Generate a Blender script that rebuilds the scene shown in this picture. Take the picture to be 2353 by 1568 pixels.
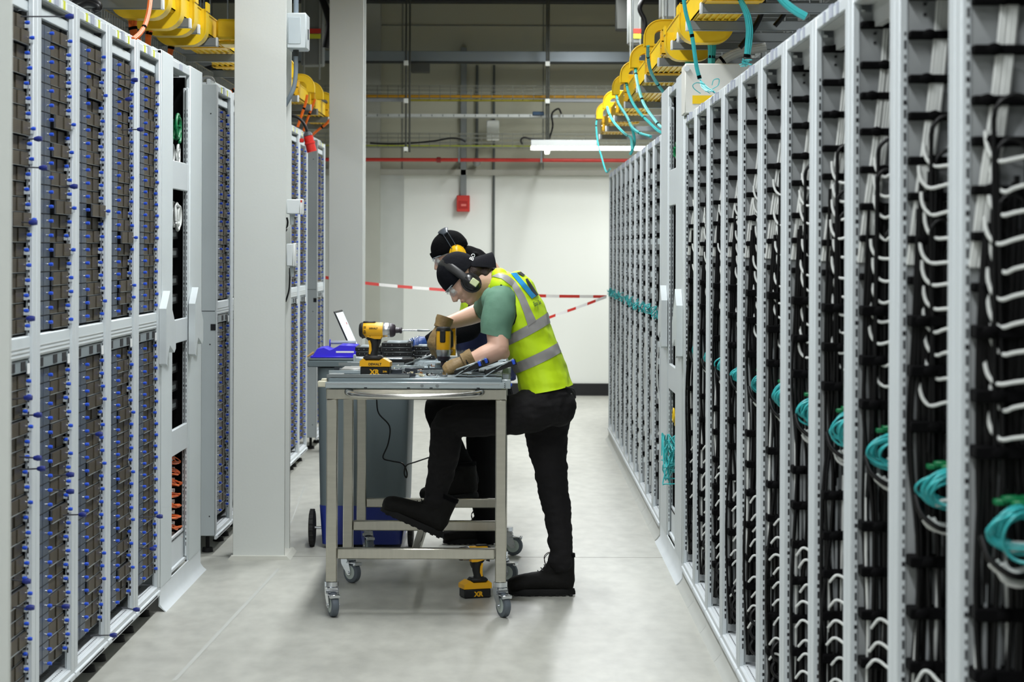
import bpy, bmesh, math, random
from mathutils import Vector, Matrix, noise as mnoise

for _o in list(bpy.data.objects):
    bpy.data.objects.remove(_o)
SC = bpy.context.scene
COL = SC.collection
R = math.radians
rnd = random.Random(7)

# ------------------------------------------------------------------ camera
FPX, HCAM, PX, PY, ROLL = 5180.0, 1.47, 1176.5, 569.0, R(0.2)
cam_d = bpy.data.cameras.new('camera')
cam_d.sensor_width = 36.0
cam_d.lens = 36.0 * FPX / 2353.0
cam_d.shift_x = 0.0
cam_d.shift_y = (PY - 784.0) / 2353.0
cam_d.clip_start = 0.05
cam_d.clip_end = 80
cam_d.dof.use_dof = True
cam_d.dof.focus_distance = 9.5
cam_d.dof.aperture_fstop = 7.0
cam = bpy.data.objects.new('camera', cam_d)
COL.objects.link(cam)
cam.matrix_world = Matrix.Translation((0, 0, HCAM)) @ Matrix.Rotation(R(90), 4, 'X') @ Matrix.Rotation(ROLL, 4, 'Z')
SC.camera = cam

# ------------------------------------------------------------------ world, light, exposure
W = bpy.data.worlds.new('world')
SC.world = W
W.use_nodes = True
W.node_tree.nodes['Background'].inputs[0].default_value = (0.8, 0.9, 1.0, 1)
W.node_tree.nodes['Background'].inputs[1].default_value = 0.05
SC.view_settings.view_transform = 'Standard'
SC.view_settings.look = 'None'
SC.view_settings.exposure = 0.4
SC.view_settings.gamma = 1.0
SC.view_settings.use_curve_mapping = False


def area_light(x, y, z, sx, sy, power, col=(0.955, 0.985, 1.0), rot=(0, 0, 0), spread=160):
    d = bpy.data.lights.new('area_lamp', 'AREA')
    d.shape = 'RECTANGLE'
    d.size = sx
    d.size_y = sy
    d.energy = power
    d.color = col
    d.spread = R(spread)
    o = bpy.data.objects.new('area_lamp', d)
    o.location = (x, y, z)
    o.rotation_euler = rot
    COL.objects.link(o)
    return o


# unseen ceiling battens over the aisle; side runs added to light the trays
for _y in (-1.5, 2.0, 5.5, 9.0, 12.5, 16.0, 19.2):
    area_light(-0.35 if _y < 15 else 0.75, _y, 3.84, 0.22, 2.4, 68 if _y < 15 else 96)  # far lamps moved right and strengthened to shape light on the far wall
    area_light(-3.4, _y, 3.84, 0.22, 2.4, 24)
    area_light(2.9, _y, 3.84, 0.22, 2.4, 24)

# ------------------------------------------------------------------ helpers

def P(x, y, Y):
    """point at depth Y (m from the camera) seen at pixel x, y: used to measure the place"""
    dx, dy = x - PX, y - PY
    c, s = math.cos(ROLL), math.sin(ROLL)
    ux, uy = dx * c + dy * s, -dx * s + dy * c
    return Vector((ux * Y / FPX, Y, HCAM - uy * Y / FPX))


def lin(c):
    c = c / 255.0
    return c / 12.92 if c <= 0.04045 else ((c + 0.055) / 1.055) ** 2.4


_mats = {}


def mat(name, rgb, rough=0.5, metal=0.0, var=0.08, scale=6.0, bump=0.0, bscale=200.0, spec=0.5, emit=0.0,
        alpha=1.0, stretch=None, trans=0.0, coat=0.0):
    if name in _mats:
        return _mats[name]
    m = bpy.data.materials.new(name)
    m.use_nodes = True
    nt = m.node_tree
    b = nt.nodes['Principled BSDF']
    col = (lin(rgb[0]), lin(rgb[1]), lin(rgb[2]), 1)
    b.inputs['Roughness'].default_value = rough
    b.inputs['Metallic'].default_value = metal
    b.inputs['Specular IOR Level'].default_value = spec
    if coat:
        b.inputs['Coat Weight'].default_value = coat
    if alpha < 1:
        b.inputs['Alpha'].default_value = alpha
    if trans:
        b.inputs['Transmission Weight'].default_value = trans
    if emit:
        b.inputs['Emission Color'].default_value = col
        b.inputs['Emission Strength'].default_value = emit
    tc = nt.nodes.new('ShaderNodeTexCoord')
    mp = nt.nodes.new('ShaderNodeMapping')
    if stretch:
        mp.inputs['Scale'].default_value = stretch
    nt.links.new(tc.outputs['Object'], mp.inputs['Vector'])
    n = nt.nodes.new('ShaderNodeTexNoise')
    n.inputs['Scale'].default_value = scale
    n.inputs['Detail'].default_value = 5
    nt.links.new(mp.outputs[0], n.inputs['Vector'])
    mx = nt.nodes.new('ShaderNodeMix')
    mx.data_type = 'RGBA'
    mx.inputs[6].default_value = tuple(max(0, c * (1 - var)) for c in col[:3]) + (1,)
    mx.inputs[7].default_value = tuple(min(1, c * (1 + var)) for c in col[:3]) + (1,)
    nt.links.new(n.outputs['Fac'], mx.inputs[0])
    nt.links.new(mx.outputs[2], b.inputs['Base Color'])
    if bump:
        n2 = nt.nodes.new('ShaderNodeTexNoise')
        n2.inputs['Scale'].default_value = bscale
        n2.inputs['Detail'].default_value = 3
        nt.links.new(mp.outputs[0], n2.inputs['Vector'])
        bp = nt.nodes.new('ShaderNodeBump')
        bp.inputs['Strength'].default_value = bump
        bp.inputs['Distance'].default_value = 0.01
        nt.links.new(n2.outputs['Fac'], bp.inputs['Height'])
        nt.links.new(bp.outputs[0], b.inputs['Normal'])
    _mats[name] = m
    return m


class MB:
    """collects shapes in world coordinates and links them as one mesh object"""

    def __init__(self):
        self.v, self.f, self.m, self.mats = [], [], [], []
        self.cur = 0

    def use(self, m):
        if m not in self.mats:
            self.mats.append(m)
        self.cur = self.mats.index(m)
        return self

    def add(self, vs, fs):
        o = len(self.v)
        self.v.extend([tuple(q) for q in vs])
        for f in fs:
            self.f.append([i + o for i in f])
            self.m.append(self.cur)
        return self

    def box(self, x0, x1, y0, y1, z0, z1, M=None):
        if x0 > x1: x0, x1 = x1, x0
        if y0 > y1: y0, y1 = y1, y0
        if z0 > z1: z0, z1 = z1, z0
        vs = [Vector((x, y, z)) for z in (z0, z1) for y in (y0, y1) for x in (x0, x1)]
        if M is not None:
            vs = [M @ v for v in vs]
        return self.add(vs, [(0, 2, 3, 1), (4, 5, 7, 6), (0, 1, 5, 4), (2, 6, 7, 3), (0, 4, 6, 2), (1, 3, 7, 5)])

    def cbox(self, x0, x1, y0, y1, z0, z1, c=0.004, M=None):
        """box with chamfered edges"""
        if x0 > x1: x0, x1 = x1, x0
        if y0 > y1: y0, y1 = y1, y0
        if z0 > z1: z0, z1 = z1, z0
        c = min(c, (x1 - x0) * .45, (y1 - y0) * .45, (z1 - z0) * .45)
        bm = bmesh.new()
        bmesh.ops.create_cube(bm, size=1.0)
        for v in bm.verts:
            v.co = Vector((x0 + (v.co.x + .5) * (x1 - x0), y0 + (v.co.y + .5) * (y1 - y0), z0 + (v.co.z + .5) * (z1 - z0)))
        bmesh.ops.bevel(bm, geom=list(bm.edges), offset=c, segments=1, affect='EDGES', profile=0.5)
        bm.verts.index_update()
        vs = [M @ v.co if M is not None else v.co.copy() for v in bm.verts]
        fs = [[v.index for v in f.verts] for f in bm.faces]
        bm.free()
        return self.add(vs, fs)

    def quad(self, a, b, c, d):
        return self.add([a, b, c, d], [(0, 1, 2, 3)])

    def prism(self, poly, axis, a0, a1, M=None):
        """extrude polygon along axis; poly given in the two other axes (x,z for axis y; y,z for x; x,y for z)"""
        def mk(p, a):
            if axis == 'y': q = Vector((p[0], a, p[1]))
            elif axis == 'x': q = Vector((a, p[0], p[1]))
            else: q = Vector((p[0], p[1], a))
            return M @ q if M is not None else q
        n = len(poly)
        vs = [mk(p, a0) for p in poly] + [mk(p, a1) for p in poly]
        fs = [list(range(n))[::-1], list(range(n, 2 * n))]
        fs += [(i, (i + 1) % n, n + (i + 1) % n, n + i) for i in range(n)]
        return self.add(vs, fs)

    def cyl(self, p0, p1, r0, r1=None, n=16):
        r1 = r0 if r1 is None else r1
        return self.tube([p0, p1], [r0, r1], n)

    def tube(self, pts, r, n=8, sq=1.0, up=None, caps=True):
        pts = [Vector(p) for p in pts]
        if n in (7, 8): n = 9
        k = len(pts)
        rs = r if isinstance(r, (list, tuple)) else [r] * k
        qs = sq if isinstance(sq, (list, tuple)) else [sq] * k
        t0 = (pts[1] - pts[0]).normalized()
        if up is None:
            up = Vector((0, 0, 1)) if abs(t0.z) < .9 else Vector((0, 1, 0))
        a = (up - t0 * up.dot(t0)).normalized()
        vs = []
        for i, p in enumerate(pts):
            t = (pts[min(i + 1, k - 1)] - pts[max(i - 1, 0)])
            t = t.normalized() if t.length > 1e-9 else t0
            a = (a - t * a.dot(t))
            a = a.normalized() if a.length > 1e-6 else t.orthogonal().normalized()
            b = t.cross(a)
            for j in range(n):
                th = 2 * math.pi * j / n
                vs.append(p + a * (math.cos(th) * rs[i]) + b * (math.sin(th) * rs[i] * qs[i]))
        fs = []
        for i in range(k - 1):
            for j in range(n):
                j2 = (j + 1) % n
                fs.append((i * n + j, i * n + j2, (i + 1) * n + j2, (i + 1) * n + j))
        if caps:
            fs.append(list(range(n))[::-1])
            fs.append([(k - 1) * n + j for j in range(n)])
        return self.add(vs, fs)

    def ball(self, c, r, u=14, w=8, M=None):
        """ellipsoid; r is a number or a triple"""
        rx, ry, rz = (r, r, r) if not isinstance(r, (tuple, list)) else r
        c = Vector(c)
        vs = []
        def q(p):
            p = Vector((p[0] * rx, p[1] * ry, p[2] * rz))
            return c + (M @ p if M is not None else p)
        vs.append(q((0, 0, 1)))
        for i in range(1, w):
            ph = math.pi * i / w
            for j in range(u):
                th = 2 * math.pi * j / u
                vs.append(q((math.sin(ph) * math.cos(th), math.sin(ph) * math.sin(th), math.cos(ph))))
        vs.append(q((0, 0, -1)))
        fs = [(0, 1 + j, 1 + (j + 1) % u) for j in range(u)]
        for i in range(w - 2):
            for j in range(u):
                a = 1 + i * u + j; b = 1 + i * u + (j + 1) % u
                fs.append((a, a + u, b + u, b))
        last = len(vs) - 1
        o = 1 + (w - 2) * u
        fs += [(last, o + (j + 1) % u, o + j) for j in range(u)]
        return self.add(vs, fs)

    def torus(self, c, R0, r, axis='x', n=20, k=8, a0=0, a1=2 * math.pi, M=None):
        pts = []
        full = abs(a1 - a0 - 2 * math.pi) < 1e-6
        for i in range(n + 1):
            th = a0 + (a1 - a0) * i / n
            q = {'x': (0, math.cos(th) * R0, math.sin(th) * R0), 'y': (math.cos(th) * R0, 0, math.sin(th) * R0),
                 'z': (math.cos(th) * R0, math.sin(th) * R0, 0)}[axis]
            q = Vector(q)
            if M is not None: q = M @ q
            pts.append(Vector(c) + q)
        return self.tube(pts, r, k, caps=not full)

    def build(self, name, m=None, parent=None, origin=None, smooth=42, fix=False):
        me = bpy.data.meshes.new(name)
        if origin is None:
            origin = wloc(parent) if parent is not None else Vector((0, 0, 0))
        origin = Vector(origin)
        me.from_pydata([(x - origin.x, y - origin.y, z - origin.z) for x, y, z in self.v], [], self.f)
        if m is not None and not self.mats:
            me.materials.append(m)
        else:
            for q in self.mats:
                me.materials.append(q)
            me.polygons.foreach_set('material_index', self.m)
        if fix:
            bm = bmesh.new(); bm.from_mesh(me)
            bmesh.ops.recalc_face_normals(bm, faces=bm.faces)
            bm.to_mesh(me); bm.free()
        me.update()
        if smooth:
            me.shade_smooth()
            me.set_sharp_from_angle(angle=R(smooth))
        o = bpy.data.objects.new(name, me)
        COL.objects.link(o)
        if parent is not None:
            o.parent = parent
            o.location = origin - wloc(parent)
        else:
            o.location = origin
        return o


def wloc(o):
    v = Vector((0, 0, 0))
    while o is not None:
        v = v + o.location
        o = o.parent
    return v


def tag(o, label, cat, group=None, kind=None):
    o['label'] = label
    o['category'] = cat
    if group: o['group'] = group
    if kind: o['kind'] = kind
    return o


def thing(name, label, cat, loc=(0, 0, 0), group=None):
    o = bpy.data.objects.new(name, None)
    o.empty_display_size = 0.1
    o.location = loc
    COL.objects.link(o)
    return tag(o, label, cat, group)


def struct(name, mb, m=None, **k):
    o = mb.build(name, m, **k)
    o['kind'] = 'structure'
    return o


def dup(root, loc=None, label=None, group=None):
    r = root.copy()
    COL.objects.link(r)
    if loc is not None: r.location = loc
    if label: r['label'] = label
    if group: r['group'] = group
    for ch in list(root.children):
        c = ch.copy(); COL.objects.link(c); c.parent = r
        for g in list(ch.children):
            d = g.copy(); COL.objects.link(d); d.parent = c
    return r


def spline(pts, n=6):
    """Catmull-Rom through the points"""
    pts = [Vector(p) for p in pts]
    if len(pts) < 3: return pts
    q = [pts[0] * 2 - pts[1]] + pts + [pts[-1] * 2 - pts[-2]]
    out = []
    for i in range(1, len(q) - 2):
        p0, p1, p2, p3 = q[i - 1], q[i], q[i + 1], q[i + 2]
        for j in range(n):
            t = j / n
            out.append(0.5 * ((2 * p1) + (p2 - p0) * t + (2 * p0 - 5 * p1 + 4 * p2 - p3) * t * t + (3 * p1 - p0 - 3 * p2 + p3) * t ** 3))
    out.append(pts[-1])
    return out


def text_mesh(mb, s, M, size, thick=0.0006, bold=0.0, align='CENTER'):
    """adds lettering to a mesh; M maps text x,y plane into the world"""
    cu = bpy.data.curves.new('lettering', 'FONT')
    cu.body = s
    cu.size = size
    cu.align_x = align
    cu.align_y = 'CENTER'
    cu.extrude = thick
    cu.offset = bold
    cu.resolution_u = 3
    o = bpy.data.objects.new('lettering', cu)
    me = bpy.data.meshes.new_from_object(o)
    vs = [M @ v.co for v in me.vertices]
    fs = [list(p.vertices) for p in me.polygons]
    bpy.data.objects.remove(o)
    bpy.data.curves.remove(cu)
    bpy.data.meshes.remove(me)
    if vs: mb.add(vs, fs)
    return mb


def frame(origin, xdir, zdir):
    """matrix whose x runs along xdir and z near zdir"""
    x = Vector(xdir).normalized()
    z = Vector(zdir)
    z = (z - x * z.dot(x)).normalized()
    y = z.cross(x)
    return Matrix(((x.x, y.x, z.x, origin[0]), (x.y, y.y, z.y, origin[1]), (x.z, y.z, z.z, origin[2]), (0, 0, 0, 1)))


ORD = ['first', 'second', 'third', 'fourth', 'fifth', 'sixth', 'seventh', 'eighth', 'ninth', 'tenth', 'eleventh', 'twelfth',
       'thirteenth', 'fourteenth', 'fifteenth', 'sixteenth', 'seventeenth', 'eighteenth', 'nineteenth', 'twentieth',
       'twenty-first', 'twenty-second', 'twenty-third', 'twenty-fourth']

# ------------------------------------------------------------------ materials
WHITE = mat('white_powder_coat', (203, 210, 213), 0.45, var=.03, bump=.02)
WHITE2 = mat('white_panel_paint', (208, 216, 218), 0.5, var=.03)
PANEL = mat('inner_panel_shaded', (150, 154, 155), 0.5, var=.1, scale=3)  # grey puts the shading of the pale inner panel into the colour
HOLE = mat('slot_dark', (16, 17, 22), 0.8)
COLM = mat('column_paint', (206, 209, 205), 0.55, var=.03, scale=2, bump=.03, bscale=90)
BLACK = mat('black_plastic', (14, 14, 15), 0.45)
RUBBER = mat('black_rubber', (22, 22, 23), 0.75, bump=.1)
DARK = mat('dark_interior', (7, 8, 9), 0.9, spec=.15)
STRAPM = mat('black_velcro', (8, 8, 9), 0.95, spec=.1, bump=.2)
SLATE = mat('slate_blue_front', (74, 84, 97), 0.42, var=.12, scale=14)
BLUE = mat('blue_latch', (38, 82, 205), 0.35)
BLUED = mat('dark_blue_latch', (24, 40, 120), 0.4)
WCABLE = mat('white_cable_jacket', (214, 217, 214), 0.45)
GCABLE = mat('grey_cable_jacket', (150, 154, 156), 0.5)
KCABLE = mat('black_cable_jacket', (6, 6, 7), 0.45, spec=.3)
TEAL = mat('teal_fibre_jacket', (56, 176, 178), 0.45, var=.25, scale=40)
GREEN = mat('green_connector', (12, 120, 70), 0.4)
ORANGE = mat('orange_fibre_jacket', (226, 104, 22), 0.45, var=.2, scale=40)
YEL = mat('yellow_duct_plastic', (234, 196, 28), 0.38, var=.06)
GALV = mat('galvanised_steel', (135, 141, 142), 0.42, metal=.6, var=.14, scale=18)
STEEL = mat('brushed_stainless', (188, 185, 174), 0.3, metal=1.0, var=.12, scale=7, bump=.05, bscale=120, stretch=(1, 1, 9))
STEELH = mat('brushed_stainless_rail', (188, 185, 174), 0.3, metal=1.0, var=.12, scale=7, bump=.05, bscale=120, stretch=(9, 9, 1))
CHROME = mat('bright_zinc', (205, 208, 212), 0.22, metal=1.0)
REDP = mat('red_pipe_paint', (190, 42, 28), 0.4)
TYEL = mat('tool_yellow', (238, 176, 16), 0.4)
LABELW = mat('white_label', (235, 238, 238), 0.6)
GREYP = mat('light_grey_plastic', (178, 186, 188), 0.45)
# ================================================================== room shell

def floor_mat():
    m = bpy.data.materials.new('polished_concrete')
    m.use_nodes = True
    nt = m.node_tree
    b = nt.nodes['Principled BSDF']
    tc = nt.nodes.new('ShaderNodeTexCoord')
    n1 = nt.nodes.new('ShaderNodeTexNoise'); n1.inputs['Scale'].default_value = 1.3; n1.inputs['Detail'].default_value = 7
    n2 = nt.nodes.new('ShaderNodeTexNoise'); n2.inputs['Scale'].default_value = 14; n2.inputs['Detail'].default_value = 6
    mp = nt.nodes.new('ShaderNodeMapping'); mp.inputs['Scale'].default_value = (1.0, 0.45, 1.0)
    nt.links.new(tc.outputs['Object'], mp.inputs[0])
    nt.links.new(mp.outputs[0], n1.inputs['Vector'])
    nt.links.new(mp.outputs[0], n2.inputs['Vector'])
    mx = nt.nodes.new('ShaderNodeMath'); mx.operation = 'MULTIPLY_ADD'
    mx.inputs[1].default_value = .5
    hf = nt.nodes.new('ShaderNodeMath'); hf.operation = 'MULTIPLY'; hf.inputs[1].default_value = .5
    nt.links.new(n2.outputs['Fac'], hf.inputs[0])
    nt.links.new(n1.outputs['Fac'], mx.inputs[0]); nt.links.new(hf.outputs[0], mx.inputs[2])
    cr = nt.nodes.new('ShaderNodeValToRGB')
    cr.color_ramp.elements[0].position = .36
    cr.color_ramp.elements[0].color = (lin(162), lin(162), lin(154), 1)
    cr.color_ramp.elements[1].position = .62
    cr.color_ramp.elements[1].color = (lin(186), lin(186), lin(177), 1)
    nt.links.new(mx.outputs[0], cr.inputs[0])
    nt.links.new(cr.outputs[0], b.inputs['Base Color'])
    r2 = nt.nodes.new('ShaderNodeMapRange'); r2.inputs[3].default_value = .3; r2.inputs[4].default_value = .5
    nt.links.new(n1.outputs['Fac'], r2.inputs[0]); nt.links.new(r2.outputs[0], b.inputs['Roughness'])
    bp = nt.nodes.new('ShaderNodeBump'); bp.inputs['Strength'].default_value = .05; bp.inputs['Distance'].default_value = .01
    nt.links.new(n2.outputs['Fac'], bp.inputs['Height']); nt.links.new(bp.outputs[0], b.inputs['Normal'])
    return m


YB = 22.4
CEIL = 4.0
WALLM = mat('white_wall_paint', (228, 231, 224), 0.6, var=.02, scale=1.5)
WALLU = mat('grey_wall_sheet', (188, 188, 168), 0.6, var=.05, scale=1.0)
WALLS = mat('grey_side_wall', (175, 178, 172), 0.7)
CEILM = mat('dark_deck_ceiling', (70, 72, 70), 0.8)
b_ = MB().box(-7, 7, -4, YB, -0.1, 0)
struct('floor', b_, floor_mat())
ZL = P(1200, 397, YB).z      # height at which the wall lining changes
struct('wall_back', MB().box(-7, 7, YB, YB + .2, 0, ZL), WALLM)
u = MB().use(WALLU).box(-7, 7, YB + .02, YB + .2, ZL, CEIL)
for zz in (P(1200, 122, YB).z - .45, P(1200, 60, YB).z):
    u.use(mat('sheet_joint', (128, 130, 122), .7)).box(-7, 7, YB + .012, YB + .02, zz, zz + .01)
for xx in (-3.0, -1.1, .3, 1.9):
    u.box(xx, xx + .012, YB + .01, YB + .02, ZL, CEIL)
struct('wall_back_upper', u)
struct('trim_1', MB().cbox(-7, 7, YB - .05, YB + .02, ZL - .03, ZL + .03, .004), mat('ledge_paint', (176, 176, 165), .6))
struct('wall_left', MB().box(-7.2, -7, -4, YB + .2, 0, CEIL), WALLS)
struct('wall_right', MB().box(7, 7.2, -4, YB + .2, 0, CEIL), WALLS)
struct('wall_front', MB().box(-7.2, 7.2, -4.2, -4, 0, CEIL), WALLS)
struct('ceiling', MB().box(-7.2, 7.2, -4.2, YB + .2, CEIL, CEIL + .1), CEILM)
sk = MB().box(-7, 7, YB - .02, YB, 0, .122)
struct('baseboard_back', sk, mat('black_skirting', (14, 15, 18), .5))
# shallow pilaster and stepped lining at the left of the far wall
x0, x1 = P(842, 700, YB - .15).x, P(872, 700, YB - .15).x
struct('trim_2', MB().box(x0 - .3, x1, YB - .15, YB, 0, CEIL - .02), mat('pilaster_paint', (176, 178, 166), .6))
struct('trim_3', MB().box(x1, P(927, 700, YB - .05).x, YB - .05, YB, 0, ZL - .03), mat('lining_paint', (190, 194, 188), .6))
# dark steel beam right under the ceiling
bd = P(1100, 8, YB - .3)
tag(MB().cbox(-7, 7, YB - .45, YB - .25, bd.z, CEIL, .005).build('steel_beam', mat('dark_steel', (38, 40, 40), .6), origin=(0, YB - .35, bd.z)),
    'dark steel beam tight under the ceiling above the far wall', 'beam')

# floor joints: thin sawn lines filled darker
jm = mat('joint_filler', (128, 126, 118), .7)
jn = MB()
for a, c in (((1160, 1281), (1560, 1285)),):
    p, q = P(a[0], a[1], 10), P(c[0], c[1], 10)
Yj = HCAM * FPX / (1281 - PY)
jn.box(-7, 7, Yj - .003, Yj + .003, 0.0, .0006)
struct('trim_4', jn, jm)
jl = MB()
for (xa, ya, xb, yb) in ((700, 1120, 668, 1205), (640, 1310, 400, 1568)):
    pa = P(xa, ya, HCAM * FPX / (ya - PY)); pb = P(xb, yb, HCAM * FPX / (yb - PY))
    pa.z = pb.z = 0.0005
    d = (pb - pa).normalized(); s = Vector((d.y, -d.x, 0)) * (.004 if ya < 1300 else .008)
    jl.add([pa - s, pa + s, pb + s, pb - s], [(0, 1, 2, 3)])
struct('trim_5', jl, mat('old_floor_mark', (176, 178, 172), .5))


# ================================================================== H section columns

def column(Yf, xr, label, w=.244, depth=.26):
    xl = xr - w
    t = .014
    o = thing('steel_column', label, 'column', ((xl + xr) / 2, Yf + depth / 2, 0), 'white H section columns')
    MB().cbox(xl, xr, Yf, Yf + t, 0, CEIL, .002).build('flange', COLM, o)
    MB().cbox(xl, xr, Yf + depth - t, Yf + depth, 0, CEIL, .002).build('flange', COLM, o)
    MB().box((xl + xr) / 2 - .005, (xl + xr) / 2 + .005, Yf + t, Yf + depth - t, 0, CEIL).build('web', COLM, o)
    # grout collar on the floor
    m = MB()
    m.prism([(xl - .02, 0), (xr + .03, 0), (xr + .012, .018), (xl - .006, .018)], 'y', Yf - .03, Yf + depth + .03)
    m.build('grout_collar', mat('grout', (205, 205, 196), .7), o)
    return o


CX = -1.0645
column(10.6, CX, 'white steel column with grey switch boxes, in front of the blue-dotted rack row')
column(16.1, CX, 'white steel column farther back, left of the bare far wall')
column(4.52, -1.060, 'blurred pale column cut off by the left edge of the photo')


# ================================================================== far wall services
def pipe(name, y0, thick, Y, m, label, cat, x0=-6.9, x1=6.9, grp=None, n=12):
    z = P(1150, y0, Y).z
    r = thick / 2 * Y / FPX
    o = MB().cyl((x0, Y, z), (x1, Y, z), r, n=n).build(name, m, origin=((x0 + x1) / 2, Y, z))
    return tag(o, label, cat, grp), z, r


# red sprinkler pipe with couplings
z = P(1150, 368, YB - .35).z
rp = thing('sprinkler_pipe', 'long red pipe running across the far wall above the red box', 'pipe', (0, YB - .35, z))
MB().cyl((-6.9, YB - .35, z), (6.9, YB - .35, z), .018, n=14).build('pipe_run', REDP, rp)
for px in (1008,):
    x = P(px, 368, YB - .35).x
    MB().cyl((x - .02, YB - .35, z), (x + .02, YB - .35, z), .027, n=16).build('coupling', mat('dark_red_coupling', (140, 30, 26), .5), rp)
for px in (1244, 1055):
    x = P(px, 368, YB - .35).x
    MB().box(x - .01, x + .01, YB - .37, YB - .0, z - .022, z + .022).box(x - .008, x + .008, YB - .36, YB - .34, z, z + .12).build('pipe_bracket', GALV, rp)
# white tee at the far left of the red pipe
pipe('gas_pipe', 222, 7, YB - .6, mat('amber_pipe', (205, 150, 20), .5), 'amber pipe running level along the upper far wall', 'pipe')
pipe('earth_bar', 231, 5, YB - .62, mat('lime_pipe', (168, 158, 40), .5), 'thin olive-yellow bar just under the amber pipe', 'bar', x0=P(927, 230, YB - .62).x, x1=P(1252, 230, YB - .62).x)
pipe('earth_cable', 336, 3.4, YB - .5, mat('green_yellow', (150, 160, 30), .5), 'thin yellow-green cable running level above the red pipe', 'cable', x0=-3.2, x1=P(1222, 336, YB - .5).x)

# broad galvanised trunking
zt, zb = P(1150, 119, YB - .5).z, P(1150, 143, YB - .5).z
tk = thing('cable_trunking', 'broad galvanised metal trunking across the top of the far wall', 'trunking', (0, YB - .5, zb))
MB().cbox(-6.9, 6.9, YB - .56, YB - .44, zb, zt, .003).build('channel', mat('trunking_zinc', (150, 160, 166), .35, metal=.5), tk)
MB().box(-6.9, 6.9, YB - .565, YB - .43, zb - .012, zb - .001).build('lower_lip', mat('lip_dark', (52, 56, 54), .6), tk)

# wire baskets
def basket(y0, hh, Y, label, wires=True, mm=GALV):
    z = P(1150, y0, Y).z
    o = thing('wire_basket_tray', label, 'cable tray', (0, Y, z), 'wire trays across the far wall')
    m = MB()
    for k, zz in enumerate((0, hh * .35, hh * .7, hh)):
        m.box(-6.9, 6.9, Y - .004, Y + .004, z + zz - .003, z + zz + .003)
        m.box(-6.9, 6.9, Y + .2, Y + .206, z + zz - .003, z + zz + .003)
    m.build('long_wires', mm, o)
    m = MB()
    x = -3.4
    while x < 4:
        m.box(x, x + .005, Y - .005, Y + .004, z, z + hh)
        m.box(x, x + .005, Y, Y + .2, z - .004, z)
        x += .1
    m.build('cross_wires', mm, o)
    return o


BW = mat('basket_wire', (112, 114, 104), .5, metal=.4)
basket(226, .12, YB - .75, 'fine wire basket tray behind the amber pipe', mm=BW)
basket(338, .13, YB - .72, 'fine wire basket tray just above the thin yellow-green cable', mm=BW)
# bright flat tray
z0 = P(1150, 266, YB - .7).z
o = MB().box(-6.9, 6.9, YB - .72, YB - .5, z0 - .012, z0 + .012)
for i in range(60):
    x = -3.3 + i * .105
    o.use(mat('tray_gap', (120, 124, 120), .6)).box(x, x + .012, YB - .724, YB - .5, z0 - .008, z0 + .008)
ob = MB()
ob.use(mat('bright_tray', (190, 194, 190), .4, metal=.3)).box(-6.9, 6.9, YB - .72, YB - .5, z0 - .016, z0 + .014)
ob.use(mat('tray_gap', (120, 124, 120), .6))
for i in range(60):
    x = -3.3 + i * .105
    ob.box(x, x + .01, YB - .7215, YB - .719, z0 - .012, z0 + .010)
tag(ob.build('flat_cable_tray', origin=(0, YB - .6, z0)), 'narrow bright slotted tray running level below the amber pipe', 'cable tray')
# pale upstand behind gas pipe, right half
z1 = P(1150, 231, YB - .9).z
tag(MB().cbox(P(1262, 231, YB - .9).x, 3.2, YB - .92, YB - .86, z1 - .014, z1 + .014, .003).build('strut_channel', mat('strut_grey', (130, 134, 136), .5), origin=(1.5, YB - .9, z1)),
    'grey strut channel level with the amber pipe at right of far wall', 'strut')
tag(MB().cbox(-3.2, P(936, 231, YB - .9).x, YB - .92, YB - .86, z1 - .014, z1 + .014, .003).build('strut_channel', mat('strut_grey', (130, 134, 136), .5), origin=(-2, YB - .9, z1)),
    'grey strut channel under the amber pipe at left of far wall', 'strut')

# hanging rods with white end caps
def rodset(px, ys, Y, w, label, m=None, yt=0, yb=350):
    m = m or mat('hanger_steel', (72, 74, 68), .5, metal=.4)
    x = P(px, 200, Y).x
    zt, zb = CEIL, P(px, yb, Y).z
    o = thing('hanger_rod', label, 'hanger', (x, Y, zb), 'steel hangers in front of the far wall')
    for dx in w:
        MB().cyl((x + dx, Y, zb), (x + dx, Y, zt), .009, n=8).build('rod', m, o)
    for yy, hw in ys:
        z = P(px, yy, Y).z
        MB().cbox(x - hw, x + hw, Y - .04, Y + .02, z - hw, z + hw, .003).build('end_cap', mat('cap_white', (225, 228, 222), .5), o)
    return o


rodset(933, ((145, .022), (232, .022), (343, .02)), YB - 1.0, (-.0, .035), 'pair of dark hanger rods with white caps near the left column')
rodset(1258, ((147, .022), (233, .022), (344, .028)), YB - 1.0, (-.008, .012), 'dark hanger rods with white caps above the ceiling tube lamp')

# wide strip conduit down to the red box
x = P(1065, 300, YB - .06).x
zt = P(1065, 110, YB).z; zb = P(1065, 452, YB).z
tag(MB().cbox(x - .03, x + .03, YB - .05, YB, zb, zt, .004).build('conduit', mat('conduit_grey', (140, 146, 146), .4, metal=.3), origin=(x, YB - .03, zb)),
    'wide flat grey conduit dropping to the red box', 'conduit')
zr = P(1065, 487, YB).z
rb = thing('fire_alarm_box', 'red alarm box on the far wall below a grey conduit', 'alarm box', (x, YB - .05, zr))
MB().cbox(x - .065, x + .065, YB - .1, YB, zr, zb + .01, .006).build('housing', mat('alarm_red', (196, 52, 44), .4), rb)
MB().cbox(x - .045, x + .045, YB - .104, YB - .098, zr + .03, zr + .105, .004).build('front_plate', mat('alarm_red_dark', (170, 38, 34), .35), rb)
MB().box(x - .02, x + .03, YB - .106, YB - .103, zr + .055, zr + .075).build('notice', mat('pink_notice', (226, 120, 110), .6), rb)
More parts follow.
